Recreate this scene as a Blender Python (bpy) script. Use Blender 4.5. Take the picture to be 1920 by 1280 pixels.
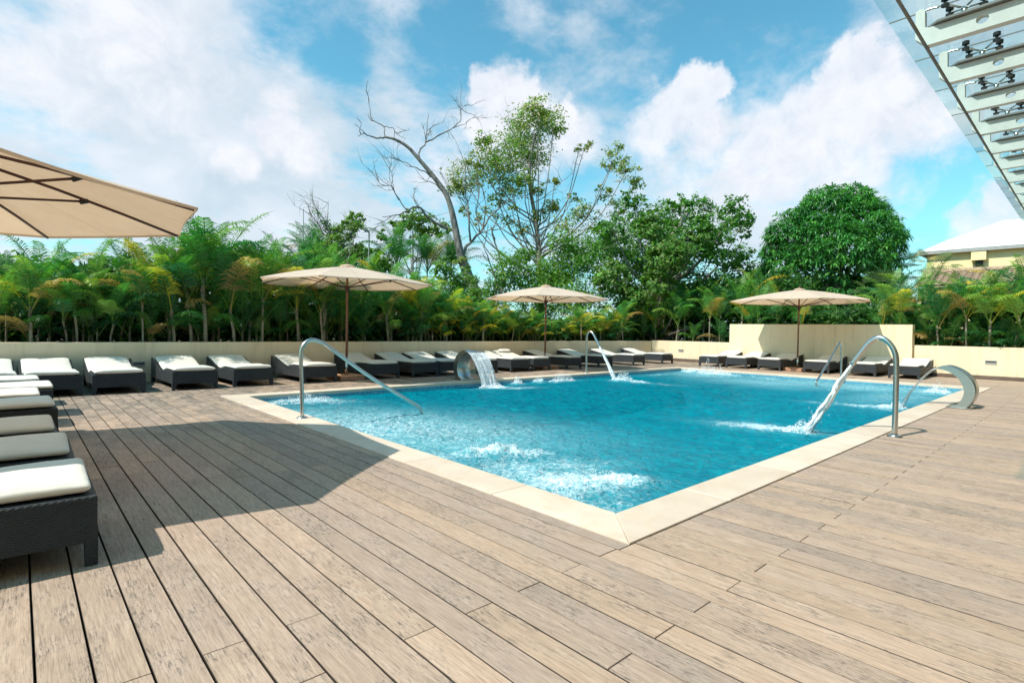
import bpy, bmesh, math, random
import numpy as np
from mathutils import Vector, Matrix

# ------------------------------------------------------------------ clear
for o in list(bpy.data.objects):
    bpy.data.objects.remove(o, do_unlink=True)
SC = bpy.context.scene
COL = SC.collection
R = math.radians

# ------------------------------------------------------------------ camera (eye 1.2 m above the deck)
CAM_H, CAM_F = 1.2, 1014.33
PITCH, ROLL, YAW = -.0205, .0162, -.7416
def cam_axes():
    cy, sy, cp, sp = math.cos(YAW), math.sin(YAW), math.cos(PITCH), math.sin(PITCH)
    f = np.array([-sy*cp, cy*cp, sp]); r = np.array([cy, sy, 0.]); u = np.cross(r, f)
    cr, sr = math.cos(ROLL), math.sin(ROLL)
    return cr*r+sr*u, -sr*r+cr*u, f
AX_R, AX_U, AX_F = cam_axes()
cam = bpy.data.cameras.new('camera'); cam_o = bpy.data.objects.new('camera', cam); COL.objects.link(cam_o)
cam.sensor_width = 36; cam.lens = CAM_F/1920*36; cam.clip_start = .05; cam.clip_end = 3000
M = Matrix(((AX_R[0], AX_U[0], -AX_F[0], 0), (AX_R[1], AX_U[1], -AX_F[1], 0), (AX_R[2], AX_U[2], -AX_F[2], CAM_H), (0, 0, 0, 1)))
cam_o.matrix_world = M
SC.camera = cam_o
def at(px, py, depth):
    """a point of the place seen at photo pixel px,py and that many metres in front of the camera"""
    d = AX_F + AX_R*((px-960)/CAM_F) - AX_U*((py-640)/CAM_F)
    return np.array([0, 0, CAM_H]) + d*depth
def dirv(px, py):
    d = AX_F + AX_R*((px-960)/CAM_F) - AX_U*((py-640)/CAM_F)
    return d/np.linalg.norm(d)

# ------------------------------------------------------------------ light: sun, sky, exposure
SUN_TO = np.array([-.785, .17, 1.0]); SUN_TO /= np.linalg.norm(SUN_TO)
sun = bpy.data.lights.new('sun', 'SUN'); sun.energy = 4.9; sun.angle = R(.53); sun.color = (1, .945, .86)
sun_o = bpy.data.objects.new('sun', sun); COL.objects.link(sun_o)
sun_o.rotation_euler = Vector(SUN_TO).to_track_quat('Z', 'Y').to_euler()
SC.view_settings.view_transform = 'Standard'; SC.view_settings.look = 'None'
SC.view_settings.exposure = .13; SC.view_settings.gamma = 1
SC.render.engine = 'CYCLES'
cy = SC.cycles
cy.max_bounces = 7; cy.diffuse_bounces = 3; cy.glossy_bounces = 3; cy.transmission_bounces = 4; cy.transparent_max_bounces = 16
cy.caustics_reflective = False; cy.caustics_refractive = False; cy.sample_clamp_indirect = 6
cy.use_adaptive_sampling = True; cy.adaptive_threshold = .02
try:
    cy.use_denoising = True; cy.denoiser = 'OPENIMAGEDENOISE'
except Exception:
    pass

class NT:
    """small helper round a node tree"""
    def __init__(s, tree): s.t = tree; s.n = tree.nodes; s.l = tree.links
    def new(s, typ, **kw):
        n = s.n.new(typ)
        for k, v in kw.items(): setattr(n, k, v)
        return n
    def set(s, sock, v):
        if hasattr(v, 'is_output'): s.l.new(v, sock)
        else: sock.default_value = v
    def math(s, op, a, b=None, c=None, clamp=False):
        n = s.new('ShaderNodeMath', operation=op, use_clamp=clamp)
        for i, v in enumerate((a, b, c)):
            if v is not None: s.set(n.inputs[i], v)
        return n.outputs[0]
    def vmath(s, op, a, b=None, out=0):
        n = s.new('ShaderNodeVectorMath', operation=op)
        s.set(n.inputs[0], a)
        if b is not None: s.set(n.inputs[1], b)
        return n.outputs['Value'] if op in ('DOT_PRODUCT', 'LENGTH') else n.outputs[0]
    def mix(s, f, a, b, typ='MIX'):
        n = s.new('ShaderNodeMix', data_type='RGBA', blend_type=typ)
        s.set(n.inputs[0], f)
        s.set(n.inputs[6], a if hasattr(a, 'is_output') else (*a[:3], 1)); s.set(n.inputs[7], b if hasattr(b, 'is_output') else (*b[:3], 1))
        return n.outputs[2]
    def ramp(s, f, stops, interp='LINEAR'):
        n = s.new('ShaderNodeValToRGB'); s.set(n.inputs[0], f); cr = n.color_ramp; cr.interpolation = interp
        while len(cr.elements) < len(stops): cr.elements.new(.5)
        for e, (p, c) in zip(cr.elements, stops):
            e.position = p; e.color = (c, c, c, 1) if not hasattr(c, '__len__') else (*c[:3], 1)
        return n.outputs[0]
    def noise(s, vec, scale, detail=4, rough=.55, dist=0):
        n = s.new('ShaderNodeTexNoise')
        if vec is not None: s.l.new(vec, n.inputs['Vector'])
        n.inputs['Scale'].default_value = scale; n.inputs['Detail'].default_value = detail
        n.inputs['Roughness'].default_value = rough; n.inputs['Distortion'].default_value = dist
        return n.outputs['Fac']
    def mapping(s, vec, loc=(0, 0, 0), rot=(0, 0, 0), sc=(1, 1, 1)):
        n = s.new('ShaderNodeMapping'); s.l.new(vec, n.inputs[0])
        n.inputs[1].default_value = loc; n.inputs[2].default_value = rot; n.inputs[3].default_value = sc
        return n.outputs[0]

W = bpy.data.worlds.new('World'); SC.world = W; W.use_nodes = True
def build_sky():
    t = NT(W.node_tree); t.n.clear()
    out = t.new('ShaderNodeOutputWorld'); bg = t.new('ShaderNodeBackground'); bg.inputs[1].default_value = .1
    sky = t.new('ShaderNodeTexSky', sky_type='NISHITA'); sky.sun_disc = False
    el = math.asin(SUN_TO[2]); sky.sun_elevation = el
    sky.sun_rotation = math.atan2(SUN_TO[0], SUN_TO[1])
    sky.air_density = 1.0; sky.dust_density = .6; sky.ozone_density = 1.5
    co = t.new('ShaderNodeTexCoord').outputs['Generated']
    d = t.vmath('NORMALIZE', co)
    sep = t.new('ShaderNodeSeparateXYZ'); t.l.new(d, sep.inputs[0])
    z = t.math('MAXIMUM', sep.outputs[2], 0.0)
    inv = t.math('DIVIDE', 1.0, t.math('ADD', z, .22))
    comb = t.new('ShaderNodeCombineXYZ')
    t.l.new(t.math('MULTIPLY', sep.outputs[0], inv), comb.inputs[0]); t.l.new(t.math('MULTIPLY', sep.outputs[1], inv), comb.inputs[1])
    p = comb.outputs[0]
    # sheets of thin cloud, broken into patches
    sheet = t.noise(t.mapping(p, loc=(3.1, .7, 0), rot=(0, 0, .6), sc=(1, 1.25, 1)), 1.5, 7, .58, .35)
    fine = t.noise(t.mapping(p, loc=(8, 2, 1)), 5.5, 6, .6, .2)
    wob = t.math('MULTIPLY', t.math('SUBTRACT', t.noise(d, 7, 5, .6, .4), .5), .13)
    wob2 = t.math('MULTIPLY', t.math('SUBTRACT', t.noise(d, 24, 5, .62), .5), .045)
    wobs = t.math('ADD', wob, wob2)
    def spot(px, py, rad, soft, w):
        ang = t.math('ADD', t.math('ARCCOSINE', t.math('MINIMUM', t.vmath('DOT_PRODUCT', d, tuple(dirv(px, py))), .99999)), wobs)
        m = t.new('ShaderNodeMapRange', interpolation_type='SMOOTHSTEP'); t.l.new(ang, m.inputs[0])
        m.inputs[1].default_value = rad+soft; m.inputs[2].default_value = max(rad-soft, .0); m.inputs[3].default_value = 0; m.inputs[4].default_value = w
        return m.outputs[0]
    def total(lst):
        s = spot(*lst[0])
        for q in lst[1:]: s = t.math('ADD', s, spot(*q))
        return s
    # where the photograph has its wide veil of cloud (+) and its blue openings (-)
    bias = total([(120, 120, .34, .2, .17), (480, 230, .24, .16, .13), (700, 420, .2, .12, .14), (60, 300, .2, .14, .04), (1350, 250, .28, .16, .14), (330, 420, .25, .1, .12),
                  (1640, 260, .22, .14, .12), (700, 60, .14, .1, .08), (1080, 60, .16, .1, .10), (1300, 60, .15, .12, .08), (1600, 40, .12, .1, .05),
                  (540, 25, .10, .07, -.24), (850, 60, .07, .06, -.26), (640, 120, .06, .05, -.10), (830, 170, .05, .05, -.12), (690, 300, .06, .05, -.20), (620, 340, .05, .05, -.1), (1000, 160, .05, .05, -.10), (950, 400, .06, .05, -.2), (1090, 340, .06, .05, -.14),
                  (1215, 115, .11, .07, -.24), (1470, 60, .13, .08, -.22), (1560, 20, .1, .07, -.1), (950, 20, .08, .06, -.1), (1450, 190, .05, .04, -.12), (1700, 390, .10, .07, -.18), (1400, 150, .05, .05, -.08), (1840, 385, .08, .05, -.10), (70, 330, .09, .06, -.14), (130, 390, .08, .05, -.1), (220, 330, .06, .05, -.1)])
    back = t.math('MULTIPLY', t.math('SUBTRACT', t.vmath('DOT_PRODUCT', d, tuple(AX_F)), .35), .9)
    bias = t.math('ADD', bias, t.math('MINIMUM', back, 0.0))
    cov = t.math('ADD', t.math('ADD', sheet, t.math('MULTIPLY', t.math('SUBTRACT', fine, .5), .78)), bias)
    veil = t.new('ShaderNodeMapRange', interpolation_type='SMOOTHSTEP'); t.l.new(cov, veil.inputs[0])
    veil.inputs[1].default_value = .37; veil.inputs[2].default_value = .80
    # heaped clouds with firmer edges
    def heap(lst):
        s = spot(*lst[0])
        for q in lst[1:]: s = t.math('MAXIMUM', s, spot(*q))
        return s
    puff = heap([(525, 225, .030, .022, 1), (510, 262, .045, .03, 1), (462, 290, .04, .03, .9), (560, 285, .042, .03, .95), (430, 310, .03, .03, .7), (600, 300, .03, .03, .7),
                 (905, 175, .032, .018, 1), (950, 165, .034, .02, 1), (985, 215, .05, .025, 1), (925, 240, .055, .03, .9), (1050, 225, .036, .02, .95), (1075, 265, .05, .04, .8), (1000, 290, .06, .05, .7),
                 (1300, 180, .04, .02, 1), (1345, 165, .032, .018, .95), (1265, 215, .05, .03, .95), (1210, 255, .05, .04, .8), (1330, 240, .06, .04, .9), (1600, 140, .045, .022, 1), (1655, 120, .03, .02, .9), (1640, 200, .07, .03, .95), (1560, 215, .05, .03, .95), (1700, 250, .07, .04, .9), (1590, 290, .1, .06, .8), (1450, 270, .09, .06, .9), (1480, 215, .045, .03, .9),
                 (1300, 320, .1, .08, .6), (1880, 398, .032, .018, .85), (1815, 412, .028, .018, .75), (1850, 425, .05, .03, .7), (1690, 330, .05, .04, .6), (250, 60, .12, .1, .7), (330, 180, .1, .08, .6), (90, 150, .12, .09, .6)])
    bump = t.noise(d, 17, 7, .64, .35)
    pm = t.new('ShaderNodeMapRange', interpolation_type='SMOOTHSTEP'); t.l.new(t.math('ADD', puff, t.math('MULTIPLY', t.math('SUBTRACT', bump, .5), .8)), pm.inputs[0])
    pm.inputs[1].default_value = .2; pm.inputs[2].default_value = .95
    haze = t.math('POWER', t.math('SUBTRACT', 1.0, z), 7.0)
    blue = t.mix(.9, sky.outputs[0], (.72, 1.60, 1.42), 'MULTIPLY')
    blue = t.mix(1.0, blue, (1.35, 1.35, 1.35), 'MULTIPLY')
    body = t.noise(t.mapping(d, sc=(1, 1, 1.6)), 6.5, 5, .55, .2)
    veil_c = t.mix(t.ramp(body, [(.3, 0), (.7, 1)]), (5.5, 6.6, 7.5), (8.1, 8.5, 9.3))
    puff_c = t.mix(t.ramp(bump, [(.3, 0), (.62, 1)]), (7.3, 7.7, 8.6), (9.0, 9.1, 9.6))
    c = t.mix(t.math('MULTIPLY', haze, .7), blue, (4.6, 6.9, 7.8))
    c = t.mix(t.math('MULTIPLY', veil.outputs[0], .93), c, veil_c)
    c = t.mix(t.math('MULTIPLY', pm.outputs[0], .9), c, puff_c)
    t.l.new(c, bg.inputs[0]); t.l.new(bg.outputs[0], out.inputs[0])
build_sky()

# ------------------------------------------------------------------ helpers: objects and meshes
def tag(o, label=None, cat=None, group=None, kind=None):
    if label: o['label'] = label
    if cat: o['category'] = cat
    if group: o['group'] = group
    if kind: o['kind'] = kind
    return o
def empty(name, loc=(0, 0, 0), rz=0, label=None, cat=None, group=None):
    o = bpy.data.objects.new(name, None); COL.objects.link(o); o.location = loc; o.rotation_euler = (0, 0, rz); o.empty_display_size = .2
    return tag(o, label, cat, group)
def link(name, me, parent=None, mats=None):
    o = bpy.data.objects.new(name, me); COL.objects.link(o)
    if parent is not None: o.parent = parent
    return o
def copy_tree(o, parent=None):
    c = o.copy(); COL.objects.link(c); c.parent = parent
    for ch in list(o.children): copy_tree(ch, c)
    return c
def mesh_np(name, v, q, mat, col=None, smooth=False, extra=None):
    """mesh from numpy vertices and quads (a repeated last corner makes a triangle)"""
    me = bpy.data.meshes.new(name); v = np.asarray(v, np.float32); q = np.asarray(q, np.int32)
    me.vertices.add(len(v)); me.vertices.foreach_set('co', v.ravel())
    me.loops.add(q.size); me.loops.foreach_set('vertex_index', q.ravel())
    me.polygons.add(len(q)); me.polygons.foreach_set('loop_start', np.arange(0, q.size, q.shape[1], dtype=np.int32))
    me.polygons.foreach_set('use_smooth', np.full(len(q), bool(smooth)))
    me.update(calc_edges=True)
    if col is not None:
        a = me.color_attributes.new('Col', 'FLOAT_COLOR', 'POINT')
        c4 = np.ones((len(v), 4), np.float32); c4[:, :3] = col; a.data.foreach_set('color', c4.ravel())
    for k, arr in (extra or {}).items():
        a = me.attributes.new(k, 'FLOAT', 'POINT'); a.data.foreach_set('value', np.asarray(arr, np.float32))
    me.materials.append(mat)
    return me
class MB:
    """collects shapes, then makes ONE mesh object"""
    def __init__(s): s.v = []; s.f = []; s.sm = []
    def add(s, v, f, smooth=False):
        b = len(s.v); s.v += [tuple(p) for p in v]; s.f += [[i+b for i in q] for q in f]; s.sm += [smooth]*len(f); return s
    def box(s, lo, hi):
        x0, y0, z0 = lo; x1, y1, z1 = hi
        return s.add([(x0, y0, z0), (x1, y0, z0), (x1, y1, z0), (x0, y1, z0), (x0, y0, z1), (x1, y0, z1), (x1, y1, z1), (x0, y1, z1)],
                     [(3, 2, 1, 0), (4, 5, 6, 7), (0, 1, 5, 4), (1, 2, 6, 5), (2, 3, 7, 6), (3, 0, 4, 7)])
    def prism(s, pts, axis, a, b, smooth=False):
        """polygon pts (2-D) pushed along axis 0/1/2 from a to b"""
        def p3(p, t):
            return (t, p[0], p[1]) if axis == 0 else (p[0], t, p[1]) if axis == 1 else (p[0], p[1], t)
        n = len(pts); v = [p3(p, a) for p in pts]+[p3(p, b) for p in pts]
        f = [(i, (i+1) % n, (i+1) % n+n, i+n) for i in range(n)]
        s.add(v, f, smooth); b0 = len(s.v)-2*n
        s.f += [[b0+i for i in range(n)][::-1], [b0+n+i for i in range(n)]]; s.sm += [False, False]
        return s
    def tube(s, pts, rad, n=10, smooth=True, caps=True):
        pts = [Vector(p) for p in pts]; m = len(pts); rad = rad if hasattr(rad, '__len__') else [rad]*m
        v = []; up = None
        for i, p in enumerate(pts):
            d = (pts[min(i+1, m-1)]-pts[max(i-1, 0)]).normalized()
            if up is None:
                up = Vector((0, 0, 1)) if abs(d.z) < .9 else Vector((1, 0, 0))
            a = d.cross(up); a = a.normalized() if a.length > 1e-6 else d.orthogonal().normalized(); b = a.cross(d).normalized(); up = b
            for k in range(n):
                th = 2*math.pi*k/n; v.append(p+(a*math.cos(th)+b*math.sin(th))*rad[i])
        f = [(i*n+k, i*n+(k+1) % n, (i+1)*n+(k+1) % n, (i+1)*n+k) for i in range(m-1) for k in range(n)]
        s.add(v, f, smooth)
        if caps:
            b0 = len(s.v)-m*n
            s.f += [[b0+k for k in range(n)], [b0+(m-1)*n+k for k in range(n)][::-1]]; s.sm += [False, False]
        return s
    def lathe(s, prof, c=(0, 0, 0), n=20, smooth=True):
        v = [(c[0]+r*math.cos(2*math.pi*k/n), c[1]+r*math.sin(2*math.pi*k/n), c[2]+z) for r, z in prof for k in range(n)]
        f = [(i*n+k, i*n+(k+1) % n, (i+1)*n+(k+1) % n, (i+1)*n+k) for i in range(len(prof)-1) for k in range(n)]
        return s.add(v, f, smooth)
    def mesh(s, name, mat, bevel=0, recalc=True):
        me = bpy.data.meshes.new(name); me.from_pydata([tuple(p) for p in s.v], [], s.f)
        for p, q in zip(me.polygons, s.sm): p.use_smooth = q
        if recalc or bevel:
            bm = bmesh.new(); bm.from_mesh(me)
            bmesh.ops.recalc_face_normals(bm, faces=bm.faces)
            if bevel:
                es = [e for e in bm.edges if len(e.link_faces) == 2 and e.calc_face_angle(0) > .6]
                bmesh.ops.bevel(bm, geom=es, offset=bevel, segments=2, affect='EDGES', profile=.6, clamp_overlap=True)
            bm.to_mesh(me); bm.free()
        me.materials.append(mat); return me
    def build(s, name, mat, parent=None, bevel=0):
        return link(name, s.mesh(name, mat, bevel), parent)
def smooth_path(pts, n=8):
    """Catmull-Rom through the points"""
    P = [np.array(p, float) for p in pts]; P = [2*P[0]-P[1]]+P+[2*P[-1]-P[-2]]; o = []
    for i in range(1, len(P)-2):
        a, b, c, d = P[i-1:i+3]
        for k in range(n):
            t = k/n
            o.append(.5*((2*b)+(-a+c)*t+(2*a-5*b+4*c-d)*t*t+(-a+3*b-3*c+d)*t**3))
    o.append(P[-2]); return o

# value noise for shapes
_rng0 = np.random.default_rng(5); _G = _rng0.random((64, 64, 64)).astype(np.float32)
def vnoise(x, y, z=0.):
    x, y, z = np.broadcast_arrays(np.asarray(x, float), np.asarray(y, float), np.asarray(z, float))
    xi, yi, zi = np.floor(x).astype(int), np.floor(y).astype(int), np.floor(z).astype(int)
    fx, fy, fz = x-xi, y-yi, z-zi
    fx, fy, fz = fx*fx*(3-2*fx), fy*fy*(3-2*fy), fz*fz*(3-2*fz); o = 0
    for a in (0, 1):
        for b in (0, 1):
            for c in (0, 1):
                o = o+_G[(xi+a) & 63, (yi+b) & 63, (zi+c) & 63]*(fx if a else 1-fx)*(fy if b else 1-fy)*(fz if c else 1-fz)
    return o
def fbm(x, y, z=0., o=4, g=.5):
    s = 0; a = 1; n = 0
    for i in range(o):
        s = s+a*vnoise(np.asarray(x)*2**i+17*i, np.asarray(y)*2**i+31*i, np.asarray(z)*2**i); n += a; a *= g
    return s/n

# ------------------------------------------------------------------ materials
def material(name):
    m = bpy.data.materials.new(name); m.use_nodes = True; t = NT(m.node_tree); t.n.clear()
    out = t.new('ShaderNodeOutputMaterial'); b = t.new('ShaderNodeBsdfPrincipled'); t.l.new(b.outputs[0], out.inputs[0])
    return m, t, b, out
def bump(t, b, h, strength=.3, dist=.01):
    n = t.new('ShaderNodeBump'); n.inputs['Strength'].default_value = strength; n.inputs['Distance'].default_value = dist
    t.l.new(h, n.inputs['Height']); t.l.new(n.outputs[0], b.inputs['Normal'])
def ocoord(t): return t.new('ShaderNodeTexCoord').outputs['Object']
def gcoord(t): return t.new('ShaderNodeNewGeometry').outputs['Position']
def simple(name, col, rough=.6, metal=0, var=.12, scale=8, bmp=0, bscale=60, spec=.5, stretch=(1, 1, 1), sheen=0):
    m, t, b, out = material(name); co = t.mapping(gcoord(t), sc=stretch)
    n = t.noise(co, scale, 5, .6)
    lo = tuple(c*(1-var) for c in col); hi = tuple(min(1, c*(1+var)) for c in col)
    t.l.new(t.mix(t.ramp(n, [(.3, 0), (.7, 1)]), lo, hi), b.inputs['Base Color'])
    b.inputs['Roughness'].default_value = rough; b.inputs['Metallic'].default_value = metal; b.inputs['Specular IOR Level'].default_value = spec
    if sheen: b.inputs['Sheen Weight'].default_value = sheen
    if bmp: bump(t, b, t.noise(co, bscale, 4, .6), bmp, .004)
    return m
MAT = {}
def mat_deck():
    m, t, b, out = material('weathered_decking'); g = gcoord(t)
    rnd = t.new('ShaderNodeAttribute', attribute_name='board').outputs['Fac']
    comb = t.new('ShaderNodeCombineXYZ'); t.l.new(t.math('MULTIPLY', rnd, 37), comb.inputs[2])
    p = t.vmath('ADD', g, comb.outputs[0])
    grain = t.noise(t.mapping(p, sc=(60, 3.0, 1)), 1.6, 6, .68, .25)
    grain2 = t.noise(t.mapping(p, sc=(230, 9, 1)), 1.0, 4, .62)
    blot = t.noise(t.mapping(p, sc=(1, .55, 1)), 1.9, 5, .62)
    blot2 = t.noise(t.mapping(p, sc=(1.6, .8, 1)), 6.5, 5, .65)
    c = t.mix(t.ramp(grain, [(.28, 0), (.72, 1)]), (.345, .250, .186), (.56, .425, .325))
    c = t.mix(t.math('MULTIPLY', t.ramp(blot2, [(.42, 0), (.72, 1)]), .5), c, (.545, .44, .365))
    c = t.mix(t.math('MULTIPLY', t.ramp(blot, [(.48, 0), (.68, 1)]), .32), c, (.31, .25, .195))
    tone = t.ramp(rnd, [(0, (.84, .85, .87)), (.3, (.98, .96, .95)), (.65, (1.10, 1.05, 1.0)), (.85, (1.0, .95, .88)), (1, (.9, .9, .9))])
    c = t.mix(1, c, tone, 'MULTIPLY')
    c = t.mix(t.math('MULTIPLY', t.ramp(grain2, [(.33, 1), (.5, 0)]), .5), c, (.165, .122, .088))
    # dark mildew and worn dashes along the grain, gathered in patches
    patch = t.ramp(t.math('ADD', t.math('MULTIPLY', blot, .5), t.math('MULTIPLY', blot2, .55)), [(.49, .10), (.58, 1)])
    dash = t.ramp(t.noise(t.mapping(p, sc=(110, 15, 1)), 1.0, 5, .74, .5), [(.51, 0), (.61, 1)])
    c = t.mix(t.math('MULTIPLY', t.math('MULTIPLY', dash, patch), .74), c, (.095, .077, .062))
    speck = t.ramp(t.noise(t.mapping(p, sc=(2.0, .8, 1)), 42, 5, .75), [(.56, 0), (.66, 1)])
    c = t.mix(t.math('MULTIPLY', t.math('MULTIPLY', speck, patch), .6), c, (.10, .085, .066))
    far = t.new('ShaderNodeSeparateXYZ'); t.l.new(g, far.inputs[0])
    # the algae-grey band by the loungers at the back of the pool
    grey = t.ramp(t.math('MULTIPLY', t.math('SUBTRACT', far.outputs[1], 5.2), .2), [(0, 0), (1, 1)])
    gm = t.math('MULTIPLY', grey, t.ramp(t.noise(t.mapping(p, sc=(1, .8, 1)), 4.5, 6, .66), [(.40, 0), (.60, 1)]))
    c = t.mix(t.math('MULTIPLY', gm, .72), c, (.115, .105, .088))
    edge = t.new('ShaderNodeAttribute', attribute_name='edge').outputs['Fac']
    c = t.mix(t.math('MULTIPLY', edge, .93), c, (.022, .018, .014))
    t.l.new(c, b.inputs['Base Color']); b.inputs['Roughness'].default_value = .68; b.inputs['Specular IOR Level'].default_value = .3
    bump(t, b, t.math('ADD', grain, t.math('MULTIPLY', grain2, .6)), .35, .003)
    return m
def mat_coping():
    m, t, b, out = material('coping_stone'); g = gcoord(t)
    rnd = t.new('ShaderNodeAttribute', attribute_name='board').outputs['Fac']
    a = t.noise(g, 2.2, 6, .6, .4); f = t.noise(g, 34, 4, .65)
    vein = t.noise(t.mapping(g, sc=(1, 1, 1)), 5, 6, .7, 1.2)
    c = t.mix(t.ramp(a, [(.3, 0), (.7, 1)]), (.63, .50, .385), (.75, .625, .50))
    c = t.mix(t.math('MULTIPLY', t.ramp(vein, [(.52, 0), (.72, 1)]), .5), c, (.64, .455, .27))
    c = t.mix(t.math('MULTIPLY', t.ramp(f, [(.6, 0), (.75, 1)]), .25), c, (.42, .34, .26))
    c = t.mix(1, c, t.ramp(rnd, [(0, .9), (1, 1.05)]), 'MULTIPLY')
    t.l.new(c, b.inputs['Base Color']); b.inputs['Roughness'].default_value = .6; bump(t, b, f, .15, .002)
    return m
def mat_wall():
    m, t, b, out = material('painted_render'); g = gcoord(t)
    a = t.noise(g, 1.2, 5, .6); f = t.noise(g, 120, 3, .6)
    streak = t.noise(t.mapping(g, sc=(5, 5, .5)), 1.6, 5, .65)
    c = t.mix(t.ramp(a, [(.3, 0), (.7, 1)]), (.79, .64, .43), (.85, .70, .485))
    c = t.mix(t.math('MULTIPLY', t.ramp(streak, [(.5, 0), (.78, 1)]), .4), c, (.46, .36, .22))
    zz = t.new('ShaderNodeSeparateXYZ'); t.l.new(g, zz.inputs[0])
    grime = t.math('MULTIPLY', t.ramp(t.math('MULTIPLY', zz.outputs[2], 3.2), [(0, 1), (1, 0)]), t.ramp(t.noise(t.mapping(g, sc=(1, 1, .6)), 9, 5, .7), [(.42, 0), (.62, 1)]))
    c = t.mix(t.math('MULTIPLY', grime, .45), c, (.30, .24, .16))
    t.l.new(c, b.inputs['Base Color']); b.inputs['Roughness'].default_value = .85; bump(t, b, f, .12, .002)
    return m
def mat_wicker():
    m, t, b, out = material('woven_rattan'); o = ocoord(t)
    sep = t.new('ShaderNodeSeparateXYZ'); t.l.new(o, sep.inputs[0])
    u = t.math('ADD', sep.outputs[0], sep.outputs[1]); v = sep.outputs[2]
    w1 = t.math('SINE', t.math('MULTIPLY', v, 520)); w2 = t.math('SINE', t.math('MULTIPLY', u, 210))
    weave = t.math('MULTIPLY', w1, w2)
    n = t.noise(o, 9, 4, .6)
    c = t.mix(t.ramp(n, [(.3, 0), (.7, 1)]), (.018, .023, .028), (.036, .042, .048))
    c = t.mix(t.ramp(weave, [(.0, 0), (.9, 1)]), c, (.05, .054, .058))
    t.l.new(c, b.inputs['Base Color']); b.inputs['Roughness'].default_value = .5; b.inputs['Specular IOR Level'].default_value = .4; bump(t, b, weave, .8, .006)
    return m
def mat_cushion():
    m, t, b, out = material('cushion_fabric'); o = ocoord(t)
    n = t.noise(o, 5, 5, .6); w = t.noise(o, 300, 2, .5); wr = t.noise(t.mapping(o, sc=(1, 3, 1)), 6, 4, .55, .6)
    c = t.mix(t.ramp(n, [(.3, 0), (.75, 1)]), (.67, .63, .55), (.755, .72, .645))
    t.l.new(c, b.inputs['Base Color']); b.inputs['Roughness'].default_value = .9; b.inputs['Sheen Weight'].default_value = .15
    bump(t, b, t.math('ADD', t.math('MULTIPLY', wr, 2.2), t.math('MULTIPLY', w, .12)), .35, .012)
    return m
def mat_canvas():
    m, t, b, out = material('parasol_canvas'); o = ocoord(t)
    n = t.noise(o, 2.5, 5, .6); w = t.noise(o, 260, 2, .5)
    c = t.mix(t.ramp(n, [(.3, 0), (.7, 1)]), (.79, .63, .50), (.86, .71, .575))
    c = t.mix(t.math('MULTIPLY', t.ramp(t.noise(t.mapping(o, sc=(3, 3, 9)), 3, 6, .7, 1.), [(.5, 0), (.8, 1)]), .22), c, (.60, .46, .35))
    seam = t.ramp(t.new('ShaderNodeAttribute', attribute_name='seam').outputs['Fac'], [(.955, 0), (.985, 1)])
    c = t.mix(t.math('MULTIPLY', seam, .35), c, (.42, .31, .22))
    t.l.new(c, b.inputs['Base Color']); b.inputs['Roughness'].default_value = .9; bump(t, b, t.math('ADD', t.math('MULTIPLY', w, .1), t.noise(o, 3.5, 3, .5, .8)), .35, .03)
    tr = t.new('ShaderNodeBsdfTranslucent'); t.l.new(t.mix(1, c, (1, .80, .60), 'MULTIPLY'), tr.inputs[0])
    mx = t.new('ShaderNodeMixShader'); mx.inputs[0].default_value = .4
    t.l.new(b.outputs[0], mx.inputs[1]); t.l.new(tr.outputs[0], mx.inputs[2]); t.l.new(mx.outputs[0], out.inputs[0])
    return m
def mat_leaf(name, gloss=.38, transl=.32, tint=(1, 1, 1), gain=1.):
    m, t, b, out = material(name); a = t.new('ShaderNodeAttribute', attribute_name='Col').outputs['Color']
    oi = t.new('ShaderNodeObjectInfo').outputs['Random']
    n = t.noise(gcoord(t), 1.6, 3, .6)
    c = t.mix(1, a, t.mix(t.ramp(n, [(.3, 0), (.7, 1)]), tuple(gain*k for k in (1.2, 1.25, 1.2)), tuple(gain*k for k in (2.1, 2.0, 1.5))), 'MULTIPLY')
    c = t.mix(1, c, t.mix(oi, (.8*tint[0], .88*tint[1], .95*tint[2]), (1.2*tint[0], 1.12*tint[1], .95*tint[2])), 'MULTIPLY')
    t.l.new(c, b.inputs['Base Color']); b.inputs['Roughness'].default_value = gloss; b.inputs['Specular IOR Level'].default_value = .45
    tr = t.new('ShaderNodeBsdfTranslucent'); t.l.new(t.mix(1, c, (1.25, 1.5, .65), 'MULTIPLY'), tr.inputs[0])
    mx = t.new('ShaderNodeMixShader'); mx.inputs[0].default_value = transl
    t.l.new(b.outputs[0], mx.inputs[1]); t.l.new(tr.outputs[0], mx.inputs[2]); t.l.new(mx.outputs[0], out.inputs[0])
    return m
def mat_bark(name, c0, c1, rings=False):
    m, t, b, out = material(name); g = gcoord(t)
    n = t.noise(t.mapping(g, sc=(1, 1, .4)), 7, 6, .65)
    c = t.mix(t.ramp(n, [(.35, 0), (.65, 1)]), c0, c1); h = n
    if rings:
        sep = t.new('ShaderNodeSeparateXYZ'); t.l.new(ocoord(t), sep.inputs[0])
        r = t.math('SINE', t.math('MULTIPLY', sep.outputs[2], 85)); k = t.ramp(r, [(.7, 0), (.98, 1)])
        c = t.mix(t.math('MULTIPLY', k, .6), c, tuple(x*.4 for x in c0))
    t.l.new(c, b.inputs['Base Color']); b.inputs['Roughness'].default_value = .85; bump(t, b, h, .5, .02)
    return m
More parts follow.
